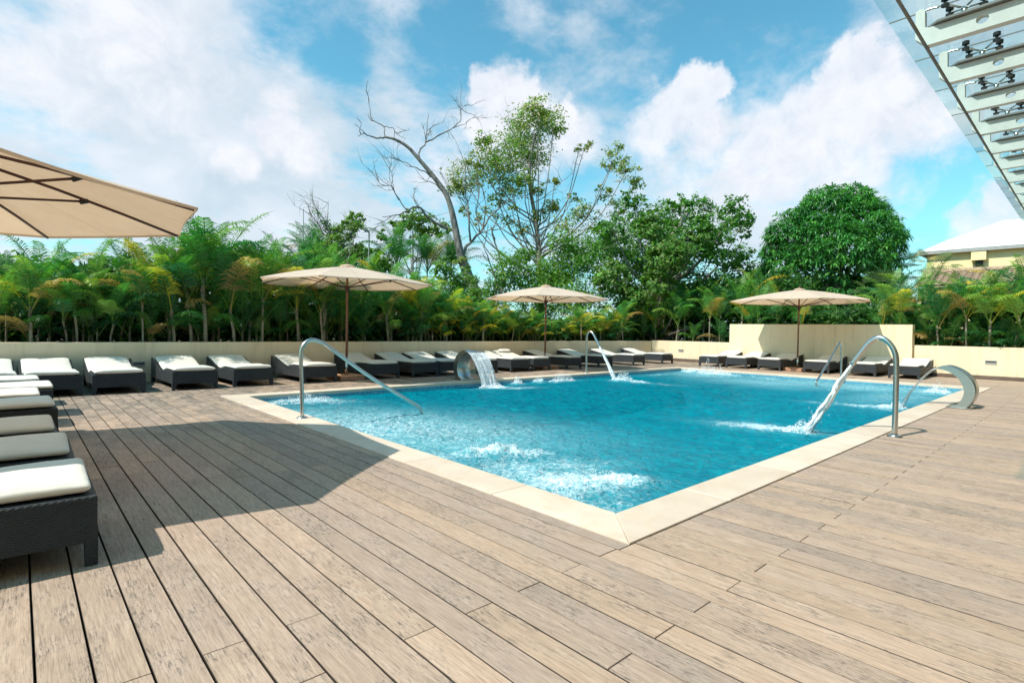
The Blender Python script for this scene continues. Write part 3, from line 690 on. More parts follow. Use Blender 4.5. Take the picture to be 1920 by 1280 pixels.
# ------------------------------------------------------------------ parasols
def parasol(cx, cy_, rot, Rr, label, rim=2.216, apex=2.62, base=True):
    root = empty('parasol', (cx, cy_, 0), rot, label, 'parasol', 'cream parasols round the pool')
    V = []; Q = []; SE = []; nr, nt = 8, 6
    def rib_z(t): return apex-(apex-rim)*t+.035*math.sin(math.pi*t)
    for k in range(8):
        a0, a1 = k*math.pi/4, (k+1)*math.pi/4; b0 = len(V)
        for i in range(nr+1):
            t = .03+.97*i/nr; r = Rr*t; p0 = np.array([r*math.cos(a0), r*math.sin(a0)]); p1 = np.array([r*math.cos(a1), r*math.sin(a1)])
            for j in range(nt+1):
                s = j/nt; p = p0*(1-s)+p1*s; h = math.sin(math.pi*s)
                p = p*(1-.018*h*t*t); V.append((p[0], p[1], rib_z(t)-.028*h*t*(1.1-t)*2.2-.004*h)); SE.append(1. if j == 3 else 0.)
        for i in range(nr):
            for j in range(nt):
                a = b0+i*(nt+1)+j; Q.append((a, a+nt+1, a+nt+2, a+1))
        # hem
        for j in range(nt+1):
            x, y, z = V[b0+nr*(nt+1)+j]; V.append((x*.998, y*.998, z-.022)); SE.append(0.)
        h0 = b0+(nr+1)*(nt+1)
        for j in range(nt): Q.append((b0+nr*(nt+1)+j, h0+j, h0+j+1, b0+nr*(nt+1)+j+1))
    can = link('canopy', mesh_np('canopy', V, Q, MAT['canvas'], smooth=False, extra={'seam': SE}), root)
    m = MB(); m.lathe([(.0, apex+.045), (.05, apex+.04), (.16, apex+.012), (.17, apex-.005)], n=16); m.build('top_cap', MAT['canvas'], can)
    m = MB(); m.lathe([(.0, apex+.1), (.018, apex+.09), (.02, apex+.05), (.0, apex+.03)], n=12); m.build('finial', MAT['wood'], root)
    hub = 2.13
    for k in range(8):
        a = k*math.pi/4; c, s = math.cos(a), math.sin(a)
        m = MB(); m.tube([(c*Rr*t, s*Rr*t, rib_z(t)-.028) for t in (.02, .25, .5, .75, .985)], .0135, 6); rb = m.build('rib', MAT['rib'], root)
        t = .6; e = (c*Rr*t, s*Rr*t, rib_z(t)-.048)
        m = MB(); m.tube([(c*.045, s*.045, hub), e], .011, 6); m.build('strut', MAT['rib'], rb)
        m = MB(); m.tube([(e[0]-c*.03, e[1]-s*.03, e[2]-.012), (e[0]+c*.03, e[1]+s*.03, e[2]+.012)], .021, 8); m.build('joint', MAT['black'], rb)
    m = MB(); m.lathe([(.03, hub-.12), (.045, hub-.08), (.062, hub-.02), (.062, hub+.03), (.03, hub+.045)], n=14); m.build('runner', MAT['rib'], root)
    m = MB(); m.lathe([(.03, apex-.12), (.058, apex-.1), (.058, apex-.05), (.03, apex-.03)], n=14); m.build('top_hub', MAT['rib'], root)
    m = MB(); m.tube([(0, 0, .42), (0, 0, 1.3), (0, 0, apex-.01)], .0255, 12); m.build('pole', MAT['wood'], root)
    m = MB(); m.tube([(0, 0, .10), (0, 0, .44)], .030, 12); m.tube([(0, 0, .42), (0, 0, .46)], .037, 12); m.tube([(.03, 0, .36), (.075, 0, .36)], .011, 8); m.build('tube_socket', MAT['steel'], root)
    m = MB(); m.tube(smooth_path([(.03, 0, hub-.1), (.04, .005, 1.4), (.035, .0, .8), (.045, .01, .55)], 5), .004, 5); m.build('cord', MAT['rib'], root)
    m = MB(); rr_ = random.Random(int(cx*100))
    for sx in (-1, 1):
        for sy in (-1, 1):
            for l in range(2):
                jx, jy = rr_.uniform(-.012, .012), rr_.uniform(-.012, .012)
                m.box((sx*.165-.155+jx, sy*.165-.155+jy, .012+l*.052), (sx*.165+.155+jx, sy*.165+.155+jy, .012+l*.052+.048))
    m.build('ballast_slabs', MAT['terracotta'], root, .012)
    m = MB(); m.box((-.34, -.02, .003), (.34, .02, .010)); m.box((-.02, -.34, .0031), (.02, .34, .0099)); m.build('cross_foot', MAT['black'], root)
    return root
parasol(-.77, 6.02, R(15.8), 2.13, 'large cream parasol seen from below at the left edge, cut off by the photo', 2.152, 2.61)
parasol(5.65, 11.85, R(3.9), 1.96, 'cream parasol above the near handrail, left of the steel cascade')
p = at_z(1024, 536, 2.63); parasol(p[0], p[1], R(-8), 1.98, 'middle cream parasol in front of yellow palms, right of the steel cascade')
p = at_x(1499, 541, 19.2); parasol(p[0], p[1], R(-10), 2.16, 'right cream parasol in front of the tall wall', p[2]-.43, p[2]-.03)

# ------------------------------------------------------------------ pool fittings
def flange(mb, x, y, r=.055): mb.lathe([(r*.45, .03), (r*.7, .026), (r, .014), (r, .007)], (x, y, 0), 18)
root = empty('handrail', (2.765, 7.07, 0), 0, 'near stainless steel pool handrail sloping down into the water at the left', 'handrail')
m = MB(); pth = smooth_path([(0, 0, .0), (-.01, 0, .4), (-.025, 0, .80), (.0, 0, .95), (.10, 0, 1.03), (.24, 0, 1.0), (.40, 0, .90), (.95, 0, .515), (1.70, 0, .055), (1.80, 0, -.02), (1.86, 0, -.13), (1.87, 0, -.22)], 8)
m.tube(pth, .0255, 14); m.build('rail', MAT['steel'], root); m = MB(); flange(m, 0, 0, .075); m.build('flange', MAT['steel'], root)
root = empty('handrail', (17.02, 4.92, 0), 0, 'far stainless steel pool handrail in front of the right loungers', 'handrail')
m = MB(); pth = smooth_path([(0, 0, 0), (-.02, 0, .45), (-.05, 0, .88), (-.10, 0, .99), (-.21, 0, 1.015), (-.33, 0, .94), (-1.07, 0, .5), (-1.86, 0, .05), (-1.93, 0, -.03), (-1.95, 0, -.2)], 8)
m.tube(pth, .0255, 12); m.build('rail', MAT['steel'], root); m = MB(); flange(m, 0, 0, .07); m.build('flange', MAT['steel'], root)

def jet_mesh(path, r0, r1, seed, n=5, steps=44, strands=44):
    """many thin wandering strands of water that spread as they fall, and drops flung off them"""
    P = np.array(smooth_path(path, steps//(len(path)-1))); m = len(P); V = []; Q = []; rng = np.random.default_rng(seed); t = np.linspace(0, 1, m); nv = 0
    for k in range(strands):
        a = rng.random()*6.28; rr = math.sqrt(rng.random()); sp = (r0+(r1-r0)*t**.8)*rr; w = t**.7*r1*.9
        ox = sp*math.cos(a)+(fbm(t*7+k*3.1, seed, .5)-.5)*w; oz = sp*math.sin(a)*.8+(fbm(t*7+k*5.3, seed, 3.5)-.5)*w; oy = (fbm(t*7+k*7.7, seed, 6.5)-.5)*w
        i0 = 0 if k < strands//2 else rng.integers(0, m//3); r = (.0085+.007*rng.random())*(.75+.9*fbm(t*14+k, seed, 1.))*(1+.5*t)
        C = P+np.stack([ox, oy, oz], -1); C = C[i0:]; r = r[i0:]; l = len(C); ph = np.linspace(0, 6.283, n, endpoint=False)
        ring = np.stack([np.cos(ph), np.sin(ph)*.7, np.sin(ph)*.7], -1); V.append((C[:, None]+ring[None]*r[:, None, None]).reshape(-1, 3))
        i = np.arange(l-1)[:, None]*n; kk = np.arange(n)[None]; Q.append((np.stack([i+kk, i+(kk+1) % n, i+n+(kk+1) % n, i+n+kk], -1)+nv).reshape(-1, 4)); nv += l*n
    nd = 260; i = (rng.random(nd)**.6*(m-1)).astype(int); D = P[i]+rng.normal(0, 1, (nd, 3))*(r1*.75*(i/m)+.006)[:, None]; s = .003+.004*rng.random(nd)
    base = np.array([[1, 0, 0], [-1, 0, 0], [0, 1, 0], [0, -1, 0], [0, 0, 1], [0, 0, -1]], float); V.append((D[:, None]+base[None]*s[:, None, None]).reshape(-1, 3))
    tri = np.array([(0, 2, 4, 4), (2, 1, 4, 4), (1, 3, 4, 4), (3, 0, 4, 4), (2, 0, 5, 5), (1, 2, 5, 5), (3, 1, 5, 5), (0, 3, 5, 5)]); tri[:, 3] = tri[:, 2]
    q3 = (np.arange(nd)[:, None, None]*6+tri[None]+nv).reshape(-1, 4)
    V = np.concatenate(V); Q = np.concatenate(Q); me = bpy.data.meshes.new('jet'); me.from_pydata(V.tolist(), [], Q.tolist()+[tuple(x[:3]) for x in q3.tolist()])
    for p in me.polygons: p.use_smooth = True
    me.materials.append(MAT['jet']); return me
def droplets(name, c, rad, h, n, size, seed, label):
    """a cloud of many small flung drops over the place where water lands"""
    rng = np.random.default_rng(seed); a = rng.random(n)*2*math.pi; r = np.sqrt(rng.random(n)); x = c[0]+rad[0]*r*np.cos(a); y = c[1]+rad[1]*r*np.sin(a)
    lump = fbm(x*7+seed, y*7, 2.0, 3); z = WZ+h*rng.random(n)**1.7*(1-r**2)*np.clip(lump*2.6-.5, .05, 2)
    s = size*(.35+rng.random(n)**2); C = np.stack([x, y, z], -1); base = np.array([[1, 0, 0], [-1, 0, 0], [0, 1, 0], [0, -1, 0], [0, 0, 1], [0, 0, -1]], float)
    V = (C[:, None, :]+base[None]*s[:, None, None]*np.array([1, 1, 1.15])).reshape(-1, 3)
    tri = np.array([(0, 2, 4, 4), (2, 1, 4, 4), (1, 3, 4, 4), (3, 0, 4, 4), (2, 0, 5, 5), (1, 2, 5, 5), (3, 1, 5, 5), (0, 3, 5, 5)])[:, :3]
    Q = (np.arange(n)[:, None, None]*6+tri[None]).reshape(-1, 3)
    o = link(name, mesh_np(name, V, Q, MAT['drops'], smooth=True)); tag(o, label, 'splash', 'splashes on the pool'); return o
MAT['drops'] = simple('white_water', (.84, .88, .9), .3, 0, .03, 5)
def spout(x, y, s, label, wl, jl, r, path, jet):
    root = empty('water_spout', (x, y, 0), 0, label, 'water spout', 'arched water spouts')
    m = MB(); m.tube(smooth_path([(0, s*a, b) for a, b in path], 8), r, 14); m.build('pipe', MAT['steel'], root)
    m = MB(); flange(m, 0, 0, .08); m.build('flange', MAT['steel'], root)
    j = link('water_jet', jet_mesh([(x, y+s*a, b) for a, b in jet], r*.8, .078, int(x*10))); tag(j, jl, 'water jet', 'water jets')
spout(7.78, 1.66, 1, 'near arched steel water spout on the right edge of the pool', 0, 'foaming water jet from the near arched spout', .031,
      [(0, 0), (.0, .45), (.005, .88), (.03, 1.03), (.10, 1.14), (.19, 1.183), (.28, 1.128), (.37, .999), (.47, .84)], [(.465, .85), (.60, .60), (.745, .31), (.87, .10), (.985, -.12)])
spout(12.14, 10.06, -1, 'far arched steel water spout on the back edge of the pool', 0, 'foaming water jet from the far arched spout', .029,
      [(0, 0), (0, .5), (.0, 1.02), (.03, 1.14), (.11, 1.2), (.22, 1.15), (.38, .92), (.47, .79)], [(.465, .80), (.66, .5), (.86, .18), (.96, .0), (1.03, -.12)])
CRES = [(1.947, .672), (1.814, .716), (1.645, .655), (1.514, .545), (1.443, .43), (1.417, .31), (1.431, .19), (1.479, .08), (1.535, .006)]
CRI = [(1.747, .006), (1.631, .085), (1.57, .22), (1.567, .325), (1.605, .443), (1.678, .543), (1.799, .625), (1.934, .655)]
def cascade(x0, x1, ymap, label, sl, seed):
    root = empty('water_cascade', (x0, ymap(1.6), 0), 0, label, 'water cascade', 'curved steel water cascades')
    o_ = smooth_path([(ymap(a), b, 0) for a, b in CRES], 5); i_ = smooth_path([(ymap(a), b, 0) for a, b in CRI], 5); n = min(len(o_), len(i_))
    def rs(P, n): 
        P = np.array(P); d = np.r_[0, np.cumsum(np.linalg.norm(np.diff(P, axis=0), axis=1))]; t = np.linspace(0, d[-1], n); return np.stack([np.interp(t, d, P[:, k]) for k in (0, 1)], -1)
    n = 26; O = rs(o_, n); I = rs(i_[::-1], n); m = MB(); V = []
    for x in (x0, x1):
        V += [(x, *p) for p in O]+[(x, *p) for p in I]
    F = []; N = 2*n
    for k in range(n-1):
        F.append((k, k+1, n+k+1, n+k)); F.append((N+k, N+n+k, N+n+k+1, N+k+1))
        F.append((k, N+k, N+k+1, k+1)); F.append((n+k, n+k+1, N+n+k+1, N+n+k))
    F.append((0, n, N+n, N)); F.append((n-1, N+n-1, N+N-1, N-1))
    m.add(V, F, True); o = child(m, 'curved_body', MAT['steel_dark'], root)
    o.data.shade_auto_smooth(angle=.7) if hasattr(o.data, 'shade_auto_smooth') else None
    for p in o.data.polygons: p.use_smooth = abs(p.normal.x) < .5
    m = MB(); y0, y1 = sorted((ymap(1.46), ymap(1.80))); m.box((x0-.05, y0, .006), (x1+.05, y1, .014)); child(m, 'base_plate', MAT['steel'], root, .002)
    # the falling sheet
    rng = np.random.default_rng(seed); ns, nw = 40, 26; V = []; path = [(1.93, .664), (2.03, .62), (2.14, .50), (2.28, .31), (2.39, .10), (2.46, -.12)]
    P = rs(smooth_path([(ymap(a), b, 0) for a, b in path], 8), ns)
    for i, (y, z) in enumerate(P):
        t = i/(ns-1)
        for j in range(nw):
            s = j/(nw-1); wob = (float(vnoise(s*9+seed, t*2.2, 1.))-.5)*.05*t
            V.append((x0+.02+(x1-x0-.04)*(.5+(s-.5)*(1-.16*t)), y+wob, z+(float(vnoise(s*12, t*3, seed))-.5)*.02))
    Q = [(i*nw+j, i*nw+j+1, (i+1)*nw+j+1, (i+1)*nw+j) for i in range(ns-1) for j in range(nw-1)]
    o = link('water_sheet', mesh_np('water_sheet', V, Q, MAT['spray'], smooth=True)); tag(o, sl, 'water sheet', 'falling sheets of water')
cascade(7.80, 8.36, lambda y: 12.02-y, 'curved steel water cascade on the back edge of the pool, left of the middle parasol', 'sheet of falling water from the back cascade', 3)
cascade(11.80, 12.25, lambda y: y, 'curved steel water cascade at the right end of the pool edge', 'sheet of falling water from the right cascade', 8)
droplets('water_splash', (8.05, 9.45), (.36, .16), .16, 900, .010, 1, 'splash under the sheet of water of the back cascade')
droplets('water_splash', (9.02, 9.6), (.16, .13), .2, 700, .011, 2, 'round bubbling splash right of the back cascade')
droplets('water_splash', (9.72, 9.6), (.17, .13), .22, 700, .011, 3, 'bubbling splash, second right of the back cascade')
droplets('water_splash', (10.55, 9.55), (.5, .15), .2, 1200, .010, 4, 'low bubbling splash left of the far arched spout')
droplets('water_splash', (11.97, 8.65), (.24, .34), .24, 1500, .011, 5, 'splash where the jet of the far arched spout lands')
droplets('water_splash', (16.45, 8.6), (.3, .9), .36, 2600, .012, 6, 'long white splash in the far corner of the pool')
droplets('water_splash', (7.79, 2.72), (.16, .22), .2, 1200, .009, 7, 'splash where the jet of the near arched spout lands')
droplets('water_splash', (11.98, 2.5), (.25, .14), .16, 800, .009, 8, 'splash under the sheet of water of the right cascade')
droplets('water_splash', (16.0, 2.6), (.4, .25), .18, 1200, .011, 9, 'splash beside the right end of the pool')
droplets('water_splash', (3.62, 4.36), (.3, .22), .12, 1500, .0045, 10, 'bubbling mound near the left edge of the pool, behind the nearest splash')
droplets('water_splash', (3.66, 2.98), (.5, .34), .07, 1500, .0042, 11, 'broad foaming splash nearest the front corner of the pool')
droplets('water_splash', (3.72, 9.45), (.6, .26), .13, 1600, .008, 12, 'foaming splash in the back left corner of the pool behind the handrail')

# ------------------------------------------------------------------ glass canopy of the building overhead
def build_canopy():
    from mathutils.geometry import tessellate_polygon
    root = empty('glass_canopy', (12, .2, 4.2), 0, 'glass roof canopy on pale steel beams overhead at the top right', 'canopy')
    XB = [6.465+1.118*k for k in range(-1, 13)]; TH = .085; YB = -2.6
    prof = [(1.311, 4.092), (1.314, 4.345), (1.30, 4.362), (1.278, 4.368), (1.252, 4.362), (1.24, 4.345), (1.236, 4.183), (1.205, 4.168), (YB, 4.175), (YB, 3.985), (1.222, 4.004)]
    hole = [(.813+.046*math.cos(a), 4.091+.042*math.sin(a)) for a in np.linspace(0, 2*math.pi, 20, endpoint=False)]
    tri = tessellate_polygon([[Vector((a, b, 0)) for a, b in prof], [Vector((a, b, 0)) for a, b in hole]]); pts = prof+hole; n = len(pts); npf = len(prof)
    mb = MB(); F = [tuple(t) for t in tri]+[tuple(i+n for i in t[::-1]) for t in tri]
    F += [(i, (i+1) % npf, (i+1) % npf+n, i+n) for i in range(npf)]+[(npf+i, npf+(i+1) % 20, npf+(i+1) % 20+n, npf+i+n) for i in range(20)]
    mb.add([(0, a, b) for a, b in pts]+[(TH, a, b) for a, b in pts], F); beam_me = mb.mesh('beam', MAT['white_steel'])
    mf = MB(); mf.prism([(TH/2, 1.225), (-.05, 1.13), (-.05, YB), (TH+.05, YB), (TH+.05, 1.13)], 2, 4.176, 4.196); fl_me = mf.mesh('flange', MAT['grey_steel'])
    ms = MB(); cx = TH/2; ms.tube([(cx, .95, 4.19), (cx, .95, 4.272)], .024, 12)
    for sx in (-1, 1):
        for sy in (-1, 1):
            e = (cx+sx*.11, .95+sy*.125, 4.305); ms.tube([(cx, .95, 4.262), e], .0095, 8)
    st_me = ms.mesh('spider_bracket', MAT['steel'])
    clamps = []
    for sx in (-1, 1):
        for sy in (-1, 1):
            md = MB(); md.lathe([(0, 4.285), (.032, 4.285), (.032, 4.305), (.012, 4.309), (.012, 4.334), (.032, 4.338), (.032, 4.372), (0, 4.372)], (cx+sx*.11, .95+sy*.125, 0), 12, False); clamps.append(md.mesh('glass_clamp', MAT['black']))
    mh = MB(); mh.tube(smooth_path([(cx, 1.277, 4.34), (cx, 1.25, 4.355), (cx, 1.2, 4.362), (cx, 1.14, 4.35)], 4), .011, 8); mh.tube([(cx-.03, 1.277, 4.34), (cx+.1, 1.277, 4.34)], .016, 8); hk_me = mh.mesh('end_hook', MAT['steel'])
    for x in XB:
        o = link('beam', beam_me, root); o.location = Vector((x, 0, 0))-root.location
        for nm, me in (('flange', fl_me), ('spider_bracket', st_me), ('end_hook', hk_me), *(('glass_clamp', c_) for c_ in clamps)): link(nm, me, o)
    for a, b in zip(XB[:-1], XB[1:]):
        m = MB(); m.add([(a+.105, YB, 4.385), (b+.095, YB, 4.385), (b+.095, 1.556, 4.385), (a+.105, 1.556, 4.385)], [(0, 1, 2, 3)]); child(m, 'glass_panel', MAT['glass'], root)
    m = MB()
    for x in XB: m.box((x+.095, YB, 4.379), (x+.105, 1.553, 4.389))
    child(m, 'silicone_joint', MAT['grey_steel'], root)
    m = MB(); m.tube([(XB[0]-.3, 1.226, 4.0), (XB[-1]+.4, 1.226, 4.0)], .015, 8); child(m, 'tie_rod', MAT['grey_steel'], root)
    m = MB(); m.box((XB[0]-.3, YB-.16, 3.95), (XB[-1]+.3, YB-.003, 4.42)); child(m, 'wall_beam', MAT['white_steel'], root)
build_canopy()
can = bpy.data.objects['glass_canopy']; can.scale = (.68, .68, .68); can.location = (8.16, .136, 3.24)      # a low canopy, its beams about 3.1 m above the deck
def build_facade():
    root = empty('hotel_building', (6, -1.9, 0), 0, 'cream hotel facade that carries the glass canopy', 'building'); y = -1.9
    m = MB(); m.box((-14, y-6, -.05), (20.4, y, 8.5)); child(m, 'wall', MAT['wall'], root)
    for x in range(-12, 20, 4):
        w_ = MB(); w_.box((x, y+.002, .12), (x+2.4, y+.07, 2.6)); w = child(w_, 'window_frame', MAT['fixture'], root)
        g_ = MB(); g_.box((x+.08, y+.071, .2), (x+2.32, y+.08, 2.52)); g_ = g_.build('pane', MAT['slot'], w); g_.location = (0, 0, 0)
build_facade()

# ------------------------------------------------------------------ house beyond the right wall, lamp post, mast
def build_house():
    root = empty('house', (33, 3, .74), 0, 'yellow house with a white hipped roof beyond the palms at the right', 'house')
    x0, y0, y1, ze = 32., -12., 6.05, 5.12
    m = MB(); m.box((x0+.25, y0, .74), (x0+10, y1-.25, ze)); child(m, 'wall', MAT['house'], root)
    m = MB(); q1 = at_x(1772, 452, x0+2.2); q2 = at_x(1882, 413, x0+5.2)
    V = [(x0, y1, ze+.16), (x0+11, y1, ze+.16), (x0+11, y0, ze+.16), (x0, y0, ze+.16), tuple(q1), tuple(q2), (q2[0]+3, q2[1]-1, q2[2]), (x0+8, y0+4, q2[2]), (x0+5.2, y0+4, q2[2]-.25)]
    m.add(V, [(0, 4, 5, 8, 3), (0, 1, 6, 5, 4), (1, 2, 7, 6), (2, 3, 8, 7), (5, 6, 7, 8), (0, 3, 2, 1)]); child(m, 'roof', MAT['roof_white'], root)
    m = MB(); m.box((x0-.02, y0, ze), (x0+.14, y1+.02, ze+.155)); m.box((x0+.14, y1-.13, ze), (x0+11, y1+.02, ze+.155)); child(m, 'eave_gutter', MAT['fixture'], root)
    m = MB(); m.box((x0+.14, y0, ze+.003), (x0+.25, y1-.13, ze+.05)); child(m, 'soffit', MAT['house'], root)
    p = at_x(1838, 484, x0+.15); y, z = p[1], p[2]
    m = MB(); m.box((x0-.05, y-.22, z-.1), (x0+.248, y+.3, z+.28)); child(m, 'vent_hood', MAT['house'], root)
    m = MB(); m.box((x0+.1, y-.1, z-.32), (x0+.247, y+.16, z-.103)); child(m, 'vent', MAT['slot'], root)
build_house()
def build_tile_roof():
    root = empty('tiled_roof', (28.5, 2, .74), 0, 'clay barrel tile roof of a low outbuilding between the palms and the yellow house', 'roof')
    m = MB(); n = 34; xs0, zs0, xs1, zs1 = 27.6, 3.25, 29.4, 3.98; y = -2.6
    for i in range(n):
        yc = y+i*.235
        for s in range(7):
            t0, t1 = s/7, (s+1)/7; xa, za = xs0+(xs1-xs0)*t0, zs0+(zs1-zs0)*t0+.03; xb, zb = xs0+(xs1-xs0)*t1, zs0+(zs1-zs0)*t1
            V = [(x, yc+.105*math.cos(a), z+.085*math.sin(a)) for x, z in ((xa, za), (xb, zb)) for a in np.linspace(0, math.pi, 7)]
            m.add(V, [(k, k+1, k+8, k+7) for k in range(6)], True)
    child(m, 'barrel_tiles', MAT['roof_tile'], root)
    m = MB(); m.add([(xs0, y-.2, zs0), (xs0, y+n*.235, zs0), (xs1, y+n*.235, zs1), (xs1, y-.2, zs1)], [(0, 1, 2, 3)]); child(m, 'roof_deck', MAT['roof_tile'], root)
    m = MB(); m.tube([(xs1+.02, y-.2, zs1+.04), (xs1+.02, y+n*.235, zs1+.04)], .11, 8); child(m, 'ridge_tiles', MAT['roof_tile'], root)
    m = MB(); m.box((xs0+.3, y-.1, .7), (xs1+.6, y+n*.235-.1, zs0-.01)); child(m, 'wall', MAT['house'], root)
build_tile_roof()
p = at(692, 436, 26); root = empty('lamp_post', (p[0], p[1], .74), 0, 'slim street lamp with a tilted flat head rising behind the palms', 'street lamp')
m = MB(); m.tube([(0, 0, 0), (0, 0, p[2]-.74)], [.055, .04], 8); m.build('post', MAT['pole'], root)
m = MB(); u = AX_R; q = [np.array([0, 0, p[2]-.74])-u*d+np.array([0, 0, e]) for d, e in ((-.02, .02), (.14, .1), (.42, .42))]; m.tube(q, [.03, .09, .1], 8); m.build('lamp_head', MAT['fixture'], root)
p = at(569, 392, 30); root = None
m = MB(); m.tube([(p[0], p[1], .74), (p[0], p[1], p[2])], [.045, .02], 6); thing_mesh('mast', m, MAT['pole'], 'thin bare pole sticking up behind the palms left of the lamp', 'pole')
# ------------------------------------------------------------------ palms
def frond(rng, base, az, elev, length, droop, nl, lmax, col, V, Q, C, width=.056):
    """an arching stalk with two rows of narrow folded leaflets"""
    K = 15; t = np.linspace(0, 1, K); el = elev-droop*(t**2.1); seg = length/(K-1)
    side_bend = rng.uniform(-.35, .35); azt = az+side_bend*t**2
    d = np.stack([np.cos(el)*np.cos(azt), np.cos(el)*np.sin(azt), np.sin(el)], -1)
    P = base+np.vstack([np.zeros(3), np.cumsum(d[:-1]*seg, 0)])
    S = np.stack([-np.sin(azt), np.cos(azt), np.zeros(K)], -1); U = np.cross(S, d)*-1; U = np.cross(d, S)
    # stalk: a thin 3-sided strip
    w = (.017*(1-t)+.003); n0 = sum(len(v) for v in V)
    vv = np.concatenate([P-S*w[:, None], P+S*w[:, None]-0*U, P-U*w[:, None]*1.2]); V.append(vv)
    k = np.arange(K-1)
    for a, b in ((0, K), (K, 2*K), (2*K, 0)): Q.append(np.stack([n0+a+k, n0+b+k, n0+b+k+1, n0+a+k+1], -1))
    stalk = np.array(col)*.8+np.array([.06, .06, .01]); C.append(np.tile(stalk, (3*K, 1)))
    tl = np.linspace(.24, .985, nl)+rng.uniform(-.006, .006, nl)
    for sg in (-1, 1):
        p = np.stack([np.interp(tl, t, P[:, i]) for i in range(3)], -1); dd = np.stack([np.interp(tl, t, d[:, i]) for i in range(3)], -1); s = np.stack([np.interp(tl, t, S[:, i]) for i in range(3)], -1)*sg
        u = np.cross(dd, s)*sg; u /= np.linalg.norm(u, axis=1)[:, None]
        L = lmax*(np.sin(np.clip(tl*1.02+.16, 0, 1.12)/1.12*math.pi)**.42)*(1-.3*tl)*rng.uniform(.85, 1.1, nl)
        fw = .25+.75*tl; lift = .34+rng.uniform(-.2, .2, nl)
        q = s+dd*fw[:, None]+u*lift[:, None]; q /= np.linalg.norm(q, axis=1)[:, None]
        down = np.array([0, 0, -1.])
        m = p+q*(L*.5)[:, None]+down*(L*.05)[:, None]; e = p+q*(L*.92)[:, None]+down*(L*(.46+rng.uniform(-.15, .2, nl)))[:, None]
        wd = np.cross(q, u); wd /= np.linalg.norm(wd, axis=1)[:, None]; wd = wd*.8+u*.25*sg
        n0 = sum(len(v) for v in V); hw = width*.5*(L/lmax*.5+.5)[:, None]
        V.append(np.concatenate([p-wd*hw*.5, p+wd*hw*.5, m-wd*hw, m+wd*hw, e-wd*hw*.15, e+wd*hw*.15]))
        i = np.arange(nl); Q.append(np.stack([n0+i, n0+nl+i, n0+3*nl+i, n0+2*nl+i], -1)); Q.append(np.stack([n0+2*nl+i, n0+3*nl+i, n0+5*nl+i, n0+4*nl+i], -1))
        cc = np.array(col)[None]*rng.uniform(.8, 1.2, (nl, 1)); tip = cc*np.array([1.15, 1.05, .9]); C.append(np.concatenate([cc, cc, cc, cc, tip, tip]))
GREEN = [(.022, .125, .040), (.018, .10, .038), (.048, .17, .040), (.075, .195, .042), (.125, .23, .05)]
YELLOW = [(.36, .33, .045), (.25, .30, .04), (.19, .27, .04), (.38, .28, .04)]
def palm_meshes(seed, trunk_h, nf, length, yellow=.15, lmax=.47, nl=42, stems=1, lean=.06, dim=1., width=.036, upright=0.):
    rng = np.random.default_rng(seed); V = []; Q = []; C = []; m = MB()
    for s in range(stems):
        a = rng.random()*6.28; r = 0 if s == 0 else rng.uniform(.12, .3); bx, by = r*math.cos(a), r*math.sin(a); th = trunk_h*(1 if s == 0 else rng.uniform(.55, .95)); lx, ly = rng.normal(0, lean, 2)*th+np.array([bx, by])*.6
        tip = np.array([bx+lx, by+ly, th]); pts = [(bx, by, -.05), (bx+lx*.3, by+ly*.3, th*.5), tuple(tip)]
        r0 = (.030+.014*rng.random())*(1 if trunk_h > .6 else .62); m.tube(smooth_path(pts, 4), [r0*1.35]+[r0]*7+[r0*.8], 8)
        m.tube([tuple(tip-np.array([0, 0, .02])), tuple(tip+np.array([0, 0, .38]))], [r0*1.25, r0*.5], 8)      # leaf sheath
        n = nf if s == 0 else max(5, nf-3); a0 = rng.random()*6.28
        for k in range(n):
            f = k/(n-1); az = a0+k*2.4+rng.uniform(-.25, .25); el = 1.46-(.62-.2*upright)*f**1.3+rng.uniform(-.08, .08); ln = length*rng.uniform(.8, 1.1)*(1 if s == 0 else .85)
            y = rng.random() < yellow*(.5+f)*.9; col = YELLOW[rng.integers(4)] if y else GREEN[rng.integers(5)]
            if f > .85 and rng.random() < .13: col = (.24, .17, .075)
            col = tuple(dim*v for v in col)  # dim puts the shade of the lower hedge into the frond colour
            frond(rng, tip+np.array([0, 0, .05+.28*(1-f)]), az, el, ln, 1.1+.85*f+.35*upright+rng.uniform(-.3, .4), nl, lmax, col, V, Q, C, width)
    fr = mesh_np('fronds', np.concatenate(V), np.concatenate(Q), MAT['palm'], np.concatenate(C))
    return m.mesh('trunk', MAT['palm_trunk']), fr
PALM_TALL = [palm_meshes(s, th, nf, ln, y, stems=st) for s, th, nf, ln, y, st in ((21, 1.0, 8, 2.5, .16, 1), (22, .8, 8, 2.7, .12, 1), (23, 1.15, 7, 2.4, .32, 2), (24, .75, 7, 2.6, .22, 1), (25, 1.2, 8, 2.6, .08, 1), (26, .95, 7, 2.7, .18, 1))]
PALM_GOLD = [palm_meshes(s, th, nf, ln, y, stems=st) for s, th, nf, ln, y, st in ((31, .6, 8, 1.75, .45, 2), (32, .45, 8, 1.6, .62, 2))]
PALM_LOW = [palm_meshes(s, th, nf, ln, y, stems=st, lmax=.42, nl=34, dim=.85) for s, th, nf, ln, y, st in ((41, .15, 6, 1.8, .05, 1), (42, .25, 6, 2.0, .08, 1), (43, .05, 7, 1.5, .02, 1), (44, .3, 6, 1.7, .12, 1))]
PALM_HERO = [palm_meshes(s, th, nf, ln, y, stems=st, lmax=.56, nl=40, width=.042, upright=1., lean=.05) for s, th, nf, ln, y, st in ((81, 1.25, 9, 2.3, .12, 2), (82, 1.0, 8, 2.4, .08, 1), (83, 1.4, 8, 2.2, .2, 1), (84, .8, 8, 2.3, .1, 1))]
